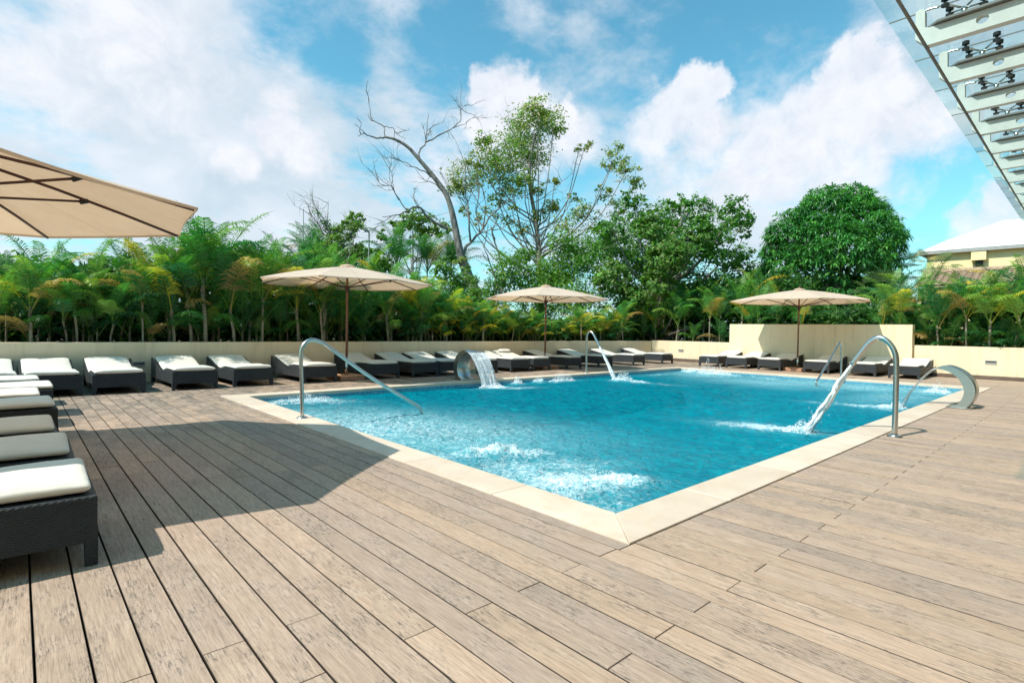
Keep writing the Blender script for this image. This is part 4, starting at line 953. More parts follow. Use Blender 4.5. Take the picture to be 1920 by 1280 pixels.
PALM_BUSH = [palm_meshes(s, .02, 9, ln, 0., stems=1, lmax=.36, nl=28, dim=.6) for s, ln in ((46, 1.0), (47, 1.15), (48, .9))]
def palm_top(kind): return np.sort(np.array([v.co.z for v in kind[1].vertices]))[-60]
rp = random.Random(17)
def put_palm(x, y, scale, rz, kind, label, group, zs=1., name='areca_palm', cat='palm tree', z=.74):
    root = empty(name, (x, y, z), rz, label, cat, group); root.scale = (scale, scale, scale*zs)
    for nm, me in zip(('trunk', 'fronds'), kind): link(nm, me, root)
    return root
# tall palms along the back wall; height follows the skyline of the hedge
sky_x = [0, 130, 250, 330, 385, 440, 500, 560, 620, 700, 760, 800, 850, 900, 950, 1000, 1060, 1110, 1160, 1250]
sky_y = [440, 440, 447, 430, 398, 418, 425, 425, 440, 480, 480, 490, 520, 545, 562, 570, 578, 575, 560, 545]
land = ['behind the nearest left loungers', 'left of the big parasol tip', 'under the big parasol tip', 'right of the big parasol tip', 'left of the near handrail', 'behind the near handrail', 'left of the near parasol pole', 'right of the near parasol pole', 'behind the back cascade', 'left of the middle parasol pole', 'right of the middle parasol pole', 'behind the far arched spout', 'near the wall corner']
def hue_word(k): return {0: 'green', 1: 'golden', 2: 'low dark green'}[k]
n = 0
for i in range(27):
    px = -20+1260*((i+.5)/27)**.93+rp.uniform(-12, 12); Y = 14.0+rp.random()*.5+(i % 3)*.22
    p = at_y(px, 560, Y); ztop = at_y(px, np.interp(px, sky_x, sky_y)+rp.uniform(-8, 26), Y)[2]
    gold = px > 800 and rp.random() < .6
    kind = PALM_GOLD[rp.randrange(2)] if gold else PALM_TALL[rp.randrange(6)]
    hnat = palm_top(kind)
    sc = max(.45, (ztop-.74)/hnat)
    n += 1; put_palm(p[0], Y, min(1.15, max(.62, sc*1.05)), rp.random()*6.28, kind, f"{'golden' if gold else 'tall green'} areca palm, {ORD[i]} from the left in the tall row behind the back wall", 'tall areca palms behind the back wall', zs=min(1.25, sc/min(1.15, max(.62, sc*1.05))))
for i in range(33):
    px = -30+1330*((i+.5)/33)**.9+rp.uniform(-10, 10); Y = 13.98+rp.random()*.35
    p = at_y(px, 600, Y); gold = 770 < px < 1180 and rp.random() < .5
    kind = PALM_GOLD[rp.randrange(2)] if gold else PALM_LOW[rp.randrange(4)]
    sc = rp.uniform(.7, 1.05)*(.7 if gold else .95)*(1 if px < 800 else .8)
    put_palm(p[0], Y, sc, rp.random()*6.28, kind, f"{'low golden' if gold else 'low green'} areca palm, {ORD[i]} from the left in the front row along the back wall", 'low areca palms along the back wall')
for i in range(14):
    px = -20+1390*((i+.5)/14)**.88+rp.uniform(-9, 9); Y = 13.88+rp.random()*.25; p = at_y(px, 610, Y)
    put_palm(p[0], Y, rp.uniform(.75, 1.1), rp.random()*6.28, PALM_BUSH[rp.randrange(3)], f"stemless palm clump right behind the back wall, {ORD[i]} from the left", 'stemless palm clumps along the back wall', name='palm_clump', cat='plant')
for i in range(6):
    px = 1660+270*(i+.5)/6; p = at_x(px, 630, 21.25+rp.random()*.2); put_palm(p[0], p[1], rp.uniform(.7, 1.), rp.random()*6.28, PALM_BUSH[rp.randrange(3)], f"stemless palm clump right behind the low right wall, {ORD[i]} from the left", 'stemless palm clumps along the low right wall', name='palm_clump', cat='plant')
hero = [(58, 470, 'near the left edge of the photo'), (145, 500, 'below the lower edge of the big parasol'), (206, 520, 'above the second lounger of the back row'), (268, 480, 'left of the tallest palm'), (327, 470, 'just left of the tallest palm'), (386, 396, 'tallest one, by the big parasol tip'), (440, 455, 'just right of the tallest palm'), (492, 470, 'left of the near parasol'), (560, 470, 'rising left of the near parasol pole'), (608, 480, 'behind the left half of the near parasol'), (728, 500, 'right of the near parasol pole'),
        (790, 520, 'behind the right tip of the near parasol'), (838, 545, 'left of the back cascade'), (905, 560, 'right of the back cascade'), (960, 575, 'left of the middle parasol pole'), (1090, 590, 'behind the far arched spout'), (1168, 560, 'left of the wall corner')]
for i, (px, py, where) in enumerate(hero):
    Y = 13.80+rp.random()*.12; p = at_y(px, 630, Y); ztop = at_y(px, py, Y)[2]; kind = PALM_HERO[0] if i == 5 else PALM_HERO[(i*3+1) % 4]; sc = (ztop-.74)/palm_top(kind); a = max(.6, min(1.15, sc*1.1))
    put_palm(p[0], Y, a, rp.random()*6.28, kind, f"slender bare stemmed palm at the hedge front, {where}", 'slender palms in front of the hedge', zs=max(.7, min(1.3, sc/a)))
hero2 = [(1230, 21.3, 560, 'in the wall corner, leftmost of its three'), (1268, 21.2, 545, 'in the wall corner, middle of its three'), (1330, 21.25, 540, 'left of the tall wall'), (1690, 21.3, 515, 'behind the right end of the tall wall'), (1760, 21.25, 535, 'above the middle of the low right wall'), (1812, 21.2, 520, 'left of the wall light on the low right wall'), (1856, 21.25, 515, 'right above the wall light on the low right wall'), (1902, 21.2, 500, 'at the right edge of the photo')]
for i, (px, X, py, where) in enumerate(hero2):
    p = at_x(px, 630, X); ztop = at_x(px, py, X)[2]; kind = PALM_HERO[(1, 3, 2)[i % 3]]; sc = (ztop-.74)/palm_top(kind); a = max(.6, min(1.2, sc*1.1))
    put_palm(p[0], p[1], a, rp.random()*6.28, kind, f"slender bare stemmed palm {where}", 'slender palms behind the right walls', zs=max(.7, min(1.3, sc/a)))
gold_px = [775, 812, 846, 880, 925, 968, 1005, 1062, 1098, 1128, 1158, 1078]
for i, px in enumerate(gold_px):
    Y = 14.15+rp.random()*.5; p = at_y(px, 600, Y); ztop = at_y(px, np.interp(px, sky_x, sky_y)+rp.uniform(5, 30), Y)[2]; kind = PALM_GOLD[i % 2]; sc = (ztop-.74)/palm_top(kind); a = max(.7, min(1.2, sc*1.1))
    put_palm(p[0], Y, a, rp.random()*6.28, kind, f"golden palm clump, {ORD[i]} from the left of the golden group behind the back wall", 'golden palm clumps behind the back wall', zs=max(.7, sc/a))
# palms behind the low wall at the right, and in the corner behind the short and the tall wall
right = [(1672, 21.7, 505, 0), (1722, 22.4, 498, 0), (1765, 21.6, 512, 0), (1800, 22.6, 505, 0), (1838, 21.8, 500, 0), (1880, 22.3, 490, 0), (1912, 21.6, 500, 0), (1940, 22.2, 480, 0), (1695, 21.5, 585, 2), (1740, 21.4, 590, 2), (1785, 21.4, 585, 2), (1830, 21.5, 590, 2), (1870, 21.4, 580, 2), (1905, 21.4, 590, 2)]
for i, (px, X, py, k) in enumerate(right):
    p = at_x(px, 600, X); ztop = at_x(px, py-(14 if px < 1740 else -4), X)[2]
    kind = PALM_LOW[rp.randrange(4)] if k == 2 else PALM_TALL[(0, 1, 4, 5)[rp.randrange(4)]]
    h = palm_top(kind); sc = (ztop-.74)/h
    put_palm(X, p[1], max(.7, min(1.1, sc*1.08)), rp.random()*6.28, kind, f"{'low ' if k == 2 else 'tall '}{'green' if k != 1 else 'yellowing'} areca palm behind the low right wall, {ORD[i if k != 2 else i-8]} from the left in its row", 'areca palms behind the low right wall', zs=max(.7, min(1.2, sc/max(.7, min(1.1, sc*1.08)))))
corner = [(1165, 22.5, 545), (1205, 22.0, 560), (1245, 22.8, 535), (1285, 21.8, 525), (1318, 22.6, 520), (1350, 21.7, 530), (1385, 22.4, 505), (1410, 21.5, 560), (1425, 21.8, 500), (1460, 22.6, 520), (1500, 21.6, 545), (1650, 21.7, 545), (1230, 21.5, 600), (1300, 21.4, 600), (1355, 21.5, 595)]
for i, (px, X, py) in enumerate(corner):
    p = at_x(px, 600, X); ztop = at_x(px, py, X)[2]; low = py > 590
    kind = PALM_LOW[rp.randrange(4)] if low else PALM_TALL[(0, 1, 4)[rp.randrange(3)]]; sc = (ztop-.74)/palm_top(kind)
    a = max(.6, min(1.25, sc*1.08)); put_palm(X, p[1], a, rp.random()*6.28, kind, f"{'low' if low else 'tall'} dark green palm behind the wall corner or tall wall, {ORD[i-12 if low else i]} from the left", 'dark palms behind the wall corner and tall wall', zs=max(.8, min(1.25, sc/a)))

# ------------------------------------------------------------------ leafy trees
def leaf_cards(P, N, size, rng, col, aspect=2.1, var=.3, fold=.0):
    """small pointed leaves: one rhombus each"""
    n = len(P); a = rng.normal(size=(n, 3)); a -= N*np.sum(a*N, 1)[:, None]*.7; a /= np.linalg.norm(a, axis=1)[:, None]
    b = np.cross(N, a); b /= np.linalg.norm(b, axis=1)[:, None]; s = size*rng.uniform(.6, 1.3, n)[:, None]
    V = np.stack([P-a*s*.5, P+b*s*.5/aspect, P+a*s*.5, P-b*s*.5/aspect], 1).reshape(-1, 3)
    Q = np.arange(4*n).reshape(-1, 4); c = np.asarray(col)[rng.integers(len(col), size=n)]*rng.uniform(1-var, 1+var, (n, 1)); return V, Q, np.repeat(c, 4, 0)
def crown_points(blobs, n, rng, clump=.26, per=26, shell=.55):
    """leaf places: twig clusters spread over the outer shell of each blob"""
    B = np.array([(*c, r) for c, r in blobs]); w = B[:, 3]**2; nc = max(8, n//per); idx = rng.choice(len(B), nc, p=w/w.sum())
    d = rng.normal(size=(nc, 3)); d /= np.linalg.norm(d, axis=1)[:, None]; rad = B[idx, 3]*(shell+(1.06-shell)*rng.random(nc)**.6)
    c = B[idx, :3]+d*rad[:, None]*np.array([1, 1, .85]); rc = B[idx, 3]*clump*rng.uniform(.5, 1.3, nc)+.05
    o = rng.normal(size=(nc, per, 3))*.55; P = (c[:, None]+o*rc[:, None, None]*np.array([1, 1, .6])).reshape(-1, 3)
    N = (np.repeat(d, per, 0)*.7+rng.normal(size=(nc*per, 3))*.45+np.array([0, 0, .75])); N /= np.linalg.norm(N, axis=1)[:, None]
    return P, N, c, d
def limbs(mb, pts, r0, r1, n=7, jitter=.0, rng=None, seg=5):
    P = smooth_path(pts, seg); m = len(P)
    if jitter and rng is not None: P = [p+rng.normal(0, jitter, 3)*(0 < i < m-1) for i, p in enumerate(P)]
    mb.tube(P, [r0+(r1-r0)*(i/(m-1))**.8 for i in range(m)], n)
def twigs(mb, rng, start, d, length, r, depth):
    p = np.array(start, float); d = np.array(d, float); pts = [p]; k = 4
    for i in range(k):
        d = d+rng.normal(0, .22, 3); d[2] += .05; d /= np.linalg.norm(d); p = p+d*length/k; pts.append(p)
    mb.tube(pts, [r*(1-.7*i/k) for i in range(k+1)], 5, caps=False)
    if depth > 0:
        for j in range(rng.integers(2, 4)):
            i = rng.integers(1, k+1); e = d+rng.normal(0, .65, 3); twigs(mb, rng, pts[i], e/np.linalg.norm(e), length*rng.uniform(.45, .7), r*.5, depth-1)
LEAF_D = [(.055, .15, .024), (.072, .18, .026), (.10, .205, .032), (.042, .125, .026)]
LEAF_L = [(.085, .165, .036), (.12, .18, .045), (.07, .15, .035), (.16, .19, .06)]
LEAF_P = [(.15, .18, .06), (.20, .19, .07), (.11, .16, .05), (.24, .18, .08)]
def tree(name, label, trunk_pts, r0, blobs, nleaf, size, cols, seed, cat='tree', bark='bark', mat='leaf', forks=True, shell=.5, clump=.26, group=None, aspect=2.1, tw=0, base=None, limb=.28):
    rng = np.random.default_rng(seed); root = empty(name, tuple(trunk_pts[0]), 0, label, cat, group); m = MB()
    limbs(m, trunk_pts, r0, r0*.35, 9)
    T = smooth_path(trunk_pts, 8)
    if forks:
        for c, r in blobs:
            c = np.array(c); k = int(np.clip(len(T)*rng.uniform(.3, .8), 1, len(T)-2)); below = [j for j in range(len(T)) if T[j][2] < c[2]-.2*r-.9*np.linalg.norm(np.array(T[j])[:2]-c[:2])]; k = min(k, below[-1] if below else 1); s = np.array(T[k]); mid = s*.5+c*.5+(c-s)*np.array([.12, .12, -.1])
            limbs(m, [s, mid, c], r0*limb*1.2, r0*.08, 6, .03*r, rng, 4)
            for j in range(4):
                d = rng.normal(size=3); d /= np.linalg.norm(d); twigs(m, rng, c*.8+mid*.2, d, r*.85, r0*.075, 1)
    for j in range(tw):
        s = np.array(T[rng.integers(len(T)//3, len(T))]); d = rng.normal(size=3); d[2] = abs(d[2]); d /= np.linalg.norm(d); twigs(m, rng, s, d, r0*rng.uniform(6, 12), r0*.14, 2)
    o = m.build('trunk', MAT[bark], root); o.location = -root.location
    V = []; Q = []; C = []; n0 = 0
    for bl, nl, cc in ((blobs, nleaf, cols),) if not isinstance(cols, dict) else [(v[0], v[1], v[2]) for v in cols.values()]:
        P, N, _, _ = crown_points(bl, nl, rng, clump, shell=shell); v, q, c = leaf_cards(P, N, size, rng, cc, aspect); V.append(v); Q.append(q+n0); C.append(c); n0 += len(v)
    o = link('crown', mesh_np('crown', np.concatenate(V), np.concatenate(Q), MAT[mat], np.concatenate(C)), root); o.location = -root.location
    return root
def blobs_px(lst, depth, jit=.0, seed=0):
    rng = np.random.default_rng(seed); o = []
    for px, py, r in lst:
        d = depth+rng.uniform(-1, 1)*jit; o.append((at(px, py, d), r/CAM_F*d))
    return o
DT = 29.
up = blobs_px([(1010, 218, 36), (975, 242, 38), (1038, 235, 24), (1000, 285, 36), (948, 285, 42), (925, 322, 40), (905, 262, 18), (960, 345, 26), (935, 372, 18), (985, 330, 18)], DT, 1.4, 1)
pale = blobs_px([(1010, 205, 26), (895, 300, 24), (870, 332, 34), (850, 352, 22), (1098, 270, 13), (1085, 283, 9), (1150, 300, 24), (1178, 318, 22), (1195, 340, 16), (1160, 280, 14), (1095, 395, 24), (1060, 420, 24), (1010, 400, 16), (895, 410, 14), (870, 395, 12), (945, 410, 16), (1120, 420, 26), (1130, 360, 14), (1040, 340, 14), (1005, 355, 14), (920, 395, 14), (975, 430, 18), (1035, 385, 16), (1075, 370, 12), (960, 395, 16), (1160, 385, 20)], DT, 1.6, 2)
low = blobs_px([(955, 505, 40), (1000, 525, 45), (930, 550, 34), (1050, 505, 46), (1075, 550, 55), (1010, 570, 40), (985, 480, 22), (1055, 455, 30), (1100, 470, 40)], DT-1, 1.5, 3)
tp = [at(1016, 620, DT), at(1012, 540, DT), at(1010, 470, DT), at(1004, 410, DT+.2), at(992, 330, DT+.4), at(1003, 250, DT+.2)]
tp[0][2] = .7
tree('broadleaf_tree', 'tallest tree, an airy crown on thin pale limbs rising behind the middle parasol', tp, .20, up+pale+low, 0, .155, {'a': (up, 10500, LEAF_D[1:3]+LEAF_L+LEAF_P[:2]), 'b': (pale, 9000, LEAF_P+LEAF_L), 'c': (low, 19000, LEAF_D+LEAF_L[:1])}, 5, tw=26, shell=.25, clump=.34, limb=.2)
DM = 26.
m1 = blobs_px([(1130, 480, 58), (1195, 465, 62), (1240, 420, 45), (1290, 455, 55), (1345, 470, 40), (1305, 395, 34), (1375, 398, 34), (1396, 412, 22), (1262, 540, 62), (1170, 555, 55), (1335, 545, 46), (1200, 402, 30), (1186, 372, 20), (1285, 378, 18), (1260, 385, 14), (1350, 432, 30), (1230, 500, 55), (1290, 590, 45), (1210, 610, 40), (1395, 440, 14), (1320, 420, 22), (1150, 430, 34), (1400, 510, 36), (1430, 545, 34), (1370, 560, 40), (1420, 590, 34), (1385, 480, 26)], DM, 2.2, 7)
m2 = blobs_px([(1250, 480, 40), (1150, 520, 36), (1220, 425, 26), (1310, 450, 26), (1190, 560, 30), (1235, 530, 30), (1265, 575, 22)], DM-2.2, .8, 8)
tp = [at(1235, 640, DM), at(1232, 560, DM), at(1240, 500, DM), at(1262, 440, DM), at(1290, 400, DM)]; tp[0][2] = .7
tree('broadleaf_tree', 'wide dense green tree with ragged top between the tall tree and the mango dome', tp, .24, m1+m2, 0, .19, {'a': (m1, 34000, LEAF_D+LEAF_D+LEAF_L[:1]), 'b': (m2, 9500, LEAF_L+LEAF_D[1:3])}, 6, shell=.35, clump=.24)

# mango tree: a dome of drooping leaf rosettes
def mango():
    rng = np.random.default_rng(9); D = 24.5
    bl = blobs_px([(1575, 430, 78), (1500, 450, 58), (1618, 436, 54), (1562, 505, 90), (1628, 500, 50), (1490, 515, 58), (1540, 572, 56), (1612, 565, 54), (1462, 480, 34), (1450, 520, 30), (1590, 392, 42), (1545, 388, 36), (1640, 462, 32), (1500, 590, 34), (1580, 610, 40), (1540, 620, 36), (1615, 610, 36), (1450, 560, 30), (1642, 535, 30), (1584, 470, 92), (1545, 480, 90)], D, 1.1, 4)
    root = empty('mango_tree', tuple(at(1570, 640, D)*np.array([1, 1, 0])+np.array([0, 0, .7])), 0, 'round dense mango tree like a dome behind the tall wall', 'tree'); loc = np.array(root.location)
    m = MB(); b0 = loc
    limbs(m, [b0, b0+np.array([.1, 0, 1.6]), b0+np.array([0, .1, 3.2])], .26, .15, 10)
    for c, r in bl: limbs(m, [b0+np.array([0, 0, 1.5]), (b0+np.array([0, 0, 2.4]))*.5+c*.5, c], .1, .03, 6)
    o = m.build('trunk', MAT['bark'], root); o.location = -root.location
    V = []; Q = []; C = []; n0 = 0; B = np.array([(*c, r) for c, r in bl]); nros = 3300
    idx = rng.choice(len(B), nros*2, p=B[:, 3]**2/np.sum(B[:, 3]**2)); d = rng.normal(size=(nros*2, 3)); d /= np.linalg.norm(d, axis=1)[:, None]; d[:, 2] = np.abs(d[:, 2])*np.sign(d[:, 2]+.45)
    c = B[idx, :3]+d*(B[idx, 3]*rng.uniform(.80, 1.07, nros*2))[:, None]
    # drop those well inside another blob
    ins = np.zeros(len(c), bool)
    for k in range(len(B)): ins |= (np.linalg.norm(c-B[k, :3], axis=1) < B[k, 3]*.8) & (idx != k)
    keep = np.where(~ins)[0][:nros]; c, d = c[keep], d[keep]; n = len(c); L = 13
    az = rng.random((n, L))*6.28; elv = rng.normal(-.15, .5, (n, L)); q = np.stack([np.cos(elv)*np.cos(az), np.cos(elv)*np.sin(az), np.sin(elv)], -1)+d[:, None]*.55; q /= np.linalg.norm(q, axis=2)[..., None]
    s = rng.uniform(.20, .36, (n, L, 1)); p = np.repeat(c[:, None], L, 1)+q*.03; mid = p+q*s*.5; tipp = p+q*s*.92+np.array([0, 0, -1])*s*.32
    wv = np.cross(q, np.array([0, 0, 1.])); wv /= np.linalg.norm(wv, axis=2)[..., None]+1e-6; hw = s*.115
    V = np.stack([p, mid-wv*hw-np.array([0, 0, 1])*s*.02, tipp, mid+wv*hw-np.array([0, 0, 1])*s*.02], 2).reshape(-1, 3); Q = np.arange(len(V)).reshape(-1, 4)
    base = np.array([(.040, .165, .048), (.06, .205, .055), (.085, .24, .06), (.034, .14, .045)]); cc = base[rng.integers(4, size=n)][:, None]*rng.uniform(.62, 1.2, (n, 1, 1))*rng.uniform(.8, 1.2, (n, L, 1)); C = np.repeat(cc.reshape(-1, 3), 4, 0)
    # inner leaves that close the dome
    P, N, _, _ = crown_points([(c_, r_*.82) for c_, r_ in bl], 12000, rng, .2, shell=.7); v2, q2, c2 = leaf_cards(P, N, .24, rng, base*.85, 2.6)
    o = link('crown', mesh_np('crown', np.concatenate([V, v2]), np.concatenate([Q, q2+len(V)]), MAT['mango'], np.concatenate([C, c2])), root); o.location = -root.location
mango()

# the leaning dead tree
def dead_tree():
    rng = np.random.default_rng(12); D = 27.; root = empty('dead_tree', tuple(at(915, 640, D)*np.array([1, 1, 0])+np.array([0, 0, .7])), 0, 'leafless leaning grey tree with bare twigs against the sky', 'tree')
    m = MB(); dz = [0.]
    def px(pts, dd=0., spread=0.): return [at(x, y, D+dd+spread*i/(max(1, len(pts)-1))) for i, (x, y) in enumerate(pts)]
    P = smooth_path(px([(915, 645), (903, 590), (890, 548), (873, 505), (862, 470), (853, 425), (846, 392), (835, 362), (812, 330), (797, 312), (785, 298), (765, 276), (742, 262), (722, 257)], 0, -.8), 6)
    rr = np.interp(np.linspace(0, 1, len(P)), [0, .15, .3, .5, .7, .9, 1], [.34, .29, .2, .125, .10, .07, .05]); m.tube(P, list(rr), 10)
    def br(pts, r0, r1, dd=0., sp=0., tw=3, tl=1.2):
        q = smooth_path(px(pts, dd, sp), 4); q = [p+rng.normal(0, .02, 3)*(i > 0) for i, p in enumerate(q)]; m.tube(q, [.7*(r0+(r1-r0)*i/(len(q)-1)) for i in range(len(q))], 6)
        for j in range(tw):
            i = rng.integers(len(q)//3, len(q)); d = np.array(q[min(i+1, len(q)-1)])-np.array(q[max(i-1, 0)]); d = d/np.linalg.norm(d)+rng.normal(0, .55, 3); twigs(m, rng, q[i], d/np.linalg.norm(d), tl*rng.uniform(.5, 1.1), r1*.9+.006, 1)
    br([(722, 257), (706, 259), (691, 254), (681, 250), (671, 255)], .065, .02, -.8, -.4, 2, .8)
    br([(722, 257), (721, 246), (721, 238), (736, 240), (743, 250), (755, 248), (768, 241)], .035, .012, -.8, .5, 4, .8)
    br([(721, 238), (709, 231), (696, 222), (693, 200), (690, 178)], .035, .010, -.8, -.5, 4, .8)
    br([(785, 298), (787, 284), (798, 267), (801, 240), (804, 212)], .075, .015, -.5, .9, 5, 1.1)
    br([(798, 267), (820, 255), (843, 244), (862, 228), (864, 208), (872, 196)], .06, .012, -.3, 1.2, 8, 1.3)
    br([(850, 240), (870, 232), (893, 215)], .03, .008, .4, .6, 4, 1.)
    br([(812, 333), (795, 322), (778, 314), (755, 303), (728, 293)], .05, .012, -.4, -1.2, 4, 1.)
    br([(830, 360), (815, 345), (800, 338), (782, 331)], .04, .01, -.3, -.8, 3, .8)
    br([(852, 432), (828, 424), (803, 408), (784, 388), (764, 394), (742, 404), (716, 406)], .12, .02, 0, -1.8, 4, 1.4)
    br([(764, 394), (748, 375), (734, 350), (714, 345), (702, 322)], .045, .01, -.9, -.6, 7, 1.5)
    br([(748, 375), (735, 350), (730, 330), (731, 306)], .035, .008, -1, .4, 6, 1.3)
    br([(784, 388), (775, 372), (776, 352)], .03, .008, -.6, .3, 3, .9)
    br([(742, 404), (725, 420), (705, 425), (690, 432)], .025, .008, -1.2, -.6, 3, .9)
    br([(866, 480), (876, 461), (900, 436), (918, 408), (934, 392)], .12, .04, 0, 1.2, 5, 1.5)
    br([(882, 452), (879, 410), (877, 380), (870, 345), (874, 318)], .075, .015, .2, .9, 9, 1.6)
    br([(900, 436), (893, 400), (897, 365), (892, 340)], .05, .012, .6, .8, 8, 1.4)
    br([(850, 410), (846, 380), (842, 350)], .03, .01, .1, .5, 4, 1.)
    br([(905, 600), (930, 570), (945, 520), (928, 455), (920, 425)], .13, .03, .3, .8, 5, 1.4)
    br([(935, 545), (918, 490), (905, 455)], .07, .02, .5, .6, 4, 1.2)
    o = m.build('trunk', MAT['deadwood'], root); o.location = -root.location
    # creeper leaves that cling to the lower trunk
    lv = blobs_px([(880, 525, 16), (868, 492, 14), (895, 560, 18), (850, 430, 8), (905, 585, 16)], D-.2, .3, 3); PP, N, _, _ = crown_points(lv, 700, rng, .4); v, q, c = leaf_cards(PP, N, .16, rng, LEAF_L)
    o = link('creeper', mesh_np('creeper', v, q, MAT['leaf'], c), root); o.location = -root.location
dead_tree()

# small far trees and dark feather palms on the left skyline
def small_tree(name, label, lst, depth, n, cols, seed, size=.2, tw=0, r=.09):
    bl = blobs_px(lst, depth, .8, seed); x = sum(b[0] for b in bl)/len(bl); t0 = np.array([x[0], x[1], .7]); t1 = np.array(x); tree(name, label, [t0, t0*.5+t1*.5+np.array([.1, .1, 0]), t1], r, bl, n, size, cols, seed, group=None, tw=tw, shell=.3, limb=.5)
small_tree('small_tree', 'small yellow green tree with a bare crooked top left of the street lamp', [(640, 440, 22), (660, 425, 18), (668, 410, 14), (625, 455, 22), (655, 470, 26), (620, 480, 26), (640, 500, 26)], 24, 3600, LEAF_L, 31, .18)
def bare_top(base, seed):
    rng = np.random.default_rng(seed); root = empty('bare_shrub', tuple(base*np.array([1, 1, 0])+np.array([0, 0, .7])), 0, 'wispy half bare tree top leaning left against the sky above the near parasol', 'tree'); m = MB(); b0 = np.array(root.location)
    limbs(m, [b0, b0*.5+base*.5, base], .08, .05, 7)
    for k in range(9): d = -AX_R*rng.uniform(.0, 1.0)+np.array([0, 0, 1.])+rng.normal(0, .3, 3); twigs(m, rng, base, d/np.linalg.norm(d), rng.uniform(1.2, 2.1), .03, 2)
    o = m.build('trunk', MAT['bark'], root); o.location = -root.location
    P, N, _, _ = crown_points(blobs_px([(615, 425, 16), (605, 412, 12), (628, 430, 12), (595, 405, 8)], 24.5, .4, 5), 260, rng, .5, shell=.1); v, q, c = leaf_cards(P, N, .14, rng, LEAF_D); o = link('crown', mesh_np('crown', v, q, MAT['leaf'], c), root); o.location = -root.location
bare_top(at(622, 452, 24.5), 41)
small_tree('small_tree', 'yellow green tree crown behind the dark feather palms, left of the leaning dead tree', [(770, 415, 24), (800, 420, 24), (745, 425, 18), (825, 430, 18), (720, 440, 14), (785, 440, 24)], 30, 2200, LEAF_L, 32, .22)
small_tree('small_tree', 'dark bushy tree below the street lamp', [(690, 490, 26), (665, 500, 24), (715, 500, 26), (700, 470, 16), (672, 470, 14)], 27, 3400, LEAF_D, 33, .2)
small_tree('small_tree', 'green bush filling the gap at the foot of the leaning dead tree', [(880, 560, 30), (850, 540, 30), (830, 505, 26), (915, 585, 30), (870, 520, 22)], 23.5, 3800, LEAF_D+LEAF_L[:2], 34, .17)
PALM_DARK = [palm_meshes(s, 3.2, 16, 2.6, .02, lmax=.62, nl=40, lean=.03) for s in (51, 52)]
for i, (px, py, dpt, lab) in enumerate(((745, 432, 27, 'dark feather palm right of the street lamp'), (800, 440, 28, 'dark feather palm left of the leaning dead tree'), (842, 448, 29, 'dark feather palm behind the trunk of the leaning dead tree'), (600, 425, 28, 'feather palm on the skyline above the left tip of the near parasol'), (575, 440, 25, 'feather palm below the thin pole'))):
    p = at(px, 600, dpt); zt = at(px, py, dpt)[2]; put_palm(p[0], p[1], (zt-.74)/5.2, i*1.3, PALM_DARK[i % 2], lab, None, name='feather_palm')
# a fan palm between the mango and the right palms
def fan_palm(px, py, dpt, label, seed, sc=1.):
    rng = np.random.default_rng(seed); p = at(px, py, dpt); root = empty('fan_palm', (p[0], p[1], .74), 0, label, 'palm tree'); h = p[2]-.74; m = MB(); m.tube([(0, 0, -.05), (0, 0, h)], [.09, .07], 8); m.build('trunk', MAT['palm_trunk'], root)
    V = []; Q = []; C = []; n0 = 0
    for k in range(13):
        az = k*2.4; el = rng.uniform(-.35, 1.2); d = np.array([math.cos(el)*math.cos(az), math.cos(el)*math.sin(az), math.sin(el)]); s = np.array([-math.sin(az), math.cos(az), 0]); u = np.cross(d, s); c = np.array([0, 0, h])+d*.75*sc; col = np.array((.10, .15, .075) if rng.random() < .7 else (.25, .22, .10))*rng.uniform(.8, 1.2)
        V.append(np.array([np.array([0, 0, h])-s*.01, np.array([0, 0, h])+s*.01, c+s*.01, c-s*.01])); Q.append(np.array([[n0, n0+1, n0+2, n0+3]])); C.append(np.tile(col, (4, 1))); n0 += 4
        for a in np.linspace(-1.5, 1.5, 19):
            q = d*math.cos(a)+s*math.sin(a); e = c+q*.62*sc+np.array([0, 0, -1])*rng.uniform(.05, .2)*sc; w = np.cross(q, u)*.02*sc; mm = c+q*.34*sc
            V.append(np.array([c, mm-w, e, mm+w])); Q.append(np.array([[n0, n0+1, n0+2, n0+3]])); C.append(np.tile(col*rng.uniform(.8, 1.2), (4, 1))); n0 += 4
    link('fronds', mesh_np('fronds', np.concatenate(V), np.concatenate(Q), MAT['palm'], np.concatenate(C)), root)
fan_palm(1655, 560, 20.5, 'grey green fan palm with drooping dry leaves right of the mango tree', 61)
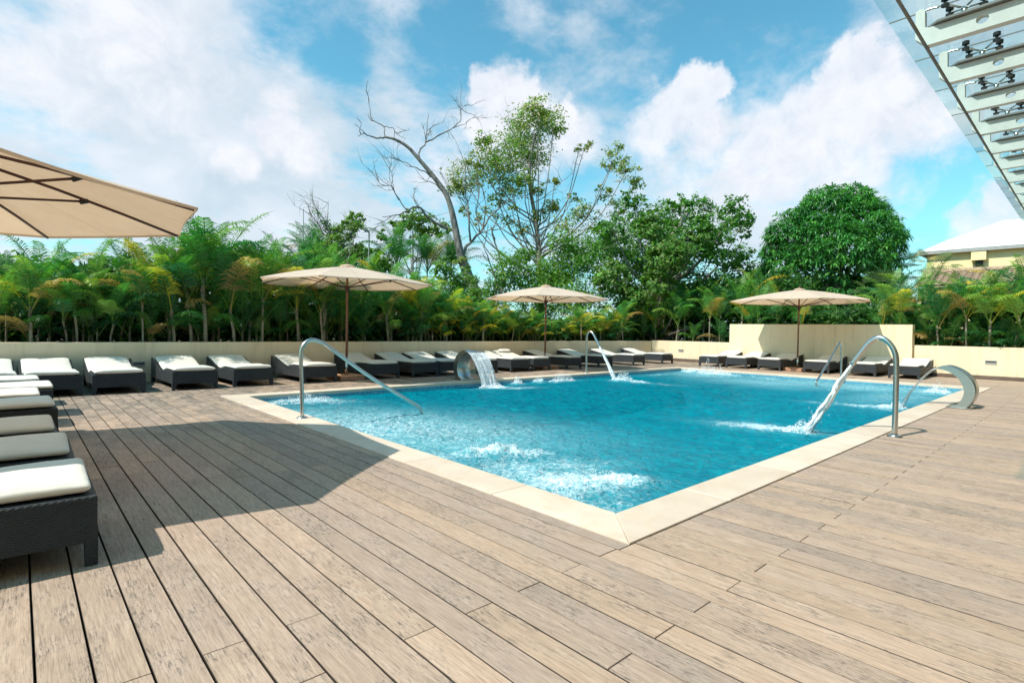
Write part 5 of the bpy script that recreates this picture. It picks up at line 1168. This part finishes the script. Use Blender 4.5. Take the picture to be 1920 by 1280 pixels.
fan_palm(1748, 500, 24.5, 'dark fan palm in front of the yellow house', 62, .9)
fan_palm(1690, 512, 24, 'grey green fan palm at the right foot of the mango tree', 63, 1.)

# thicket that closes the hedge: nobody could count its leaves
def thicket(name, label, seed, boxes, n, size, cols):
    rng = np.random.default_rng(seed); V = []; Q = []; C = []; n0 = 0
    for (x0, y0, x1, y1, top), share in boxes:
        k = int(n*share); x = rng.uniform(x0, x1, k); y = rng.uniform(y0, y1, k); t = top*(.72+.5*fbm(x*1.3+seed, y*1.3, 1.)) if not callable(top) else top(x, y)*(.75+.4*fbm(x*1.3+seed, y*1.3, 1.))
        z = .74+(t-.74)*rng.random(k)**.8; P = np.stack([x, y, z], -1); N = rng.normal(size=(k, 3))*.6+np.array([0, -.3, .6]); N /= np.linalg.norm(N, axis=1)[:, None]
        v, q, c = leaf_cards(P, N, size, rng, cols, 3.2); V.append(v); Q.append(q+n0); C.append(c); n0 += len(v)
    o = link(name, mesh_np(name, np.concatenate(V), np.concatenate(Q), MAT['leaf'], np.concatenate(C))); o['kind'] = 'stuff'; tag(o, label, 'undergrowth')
def hedge_top(x, y):
    px = np.array([960+CAM_F*(a*AX_R[0]+b*AX_R[1])/(a*AX_F[0]+b*AX_F[1]) for a, b in zip(x, y)]); dpt = x*AX_F[0]+y*AX_F[1]; py = np.interp(px, sky_x, sky_y)+55
    return CAM_H+(622-py)/CAM_F*dpt
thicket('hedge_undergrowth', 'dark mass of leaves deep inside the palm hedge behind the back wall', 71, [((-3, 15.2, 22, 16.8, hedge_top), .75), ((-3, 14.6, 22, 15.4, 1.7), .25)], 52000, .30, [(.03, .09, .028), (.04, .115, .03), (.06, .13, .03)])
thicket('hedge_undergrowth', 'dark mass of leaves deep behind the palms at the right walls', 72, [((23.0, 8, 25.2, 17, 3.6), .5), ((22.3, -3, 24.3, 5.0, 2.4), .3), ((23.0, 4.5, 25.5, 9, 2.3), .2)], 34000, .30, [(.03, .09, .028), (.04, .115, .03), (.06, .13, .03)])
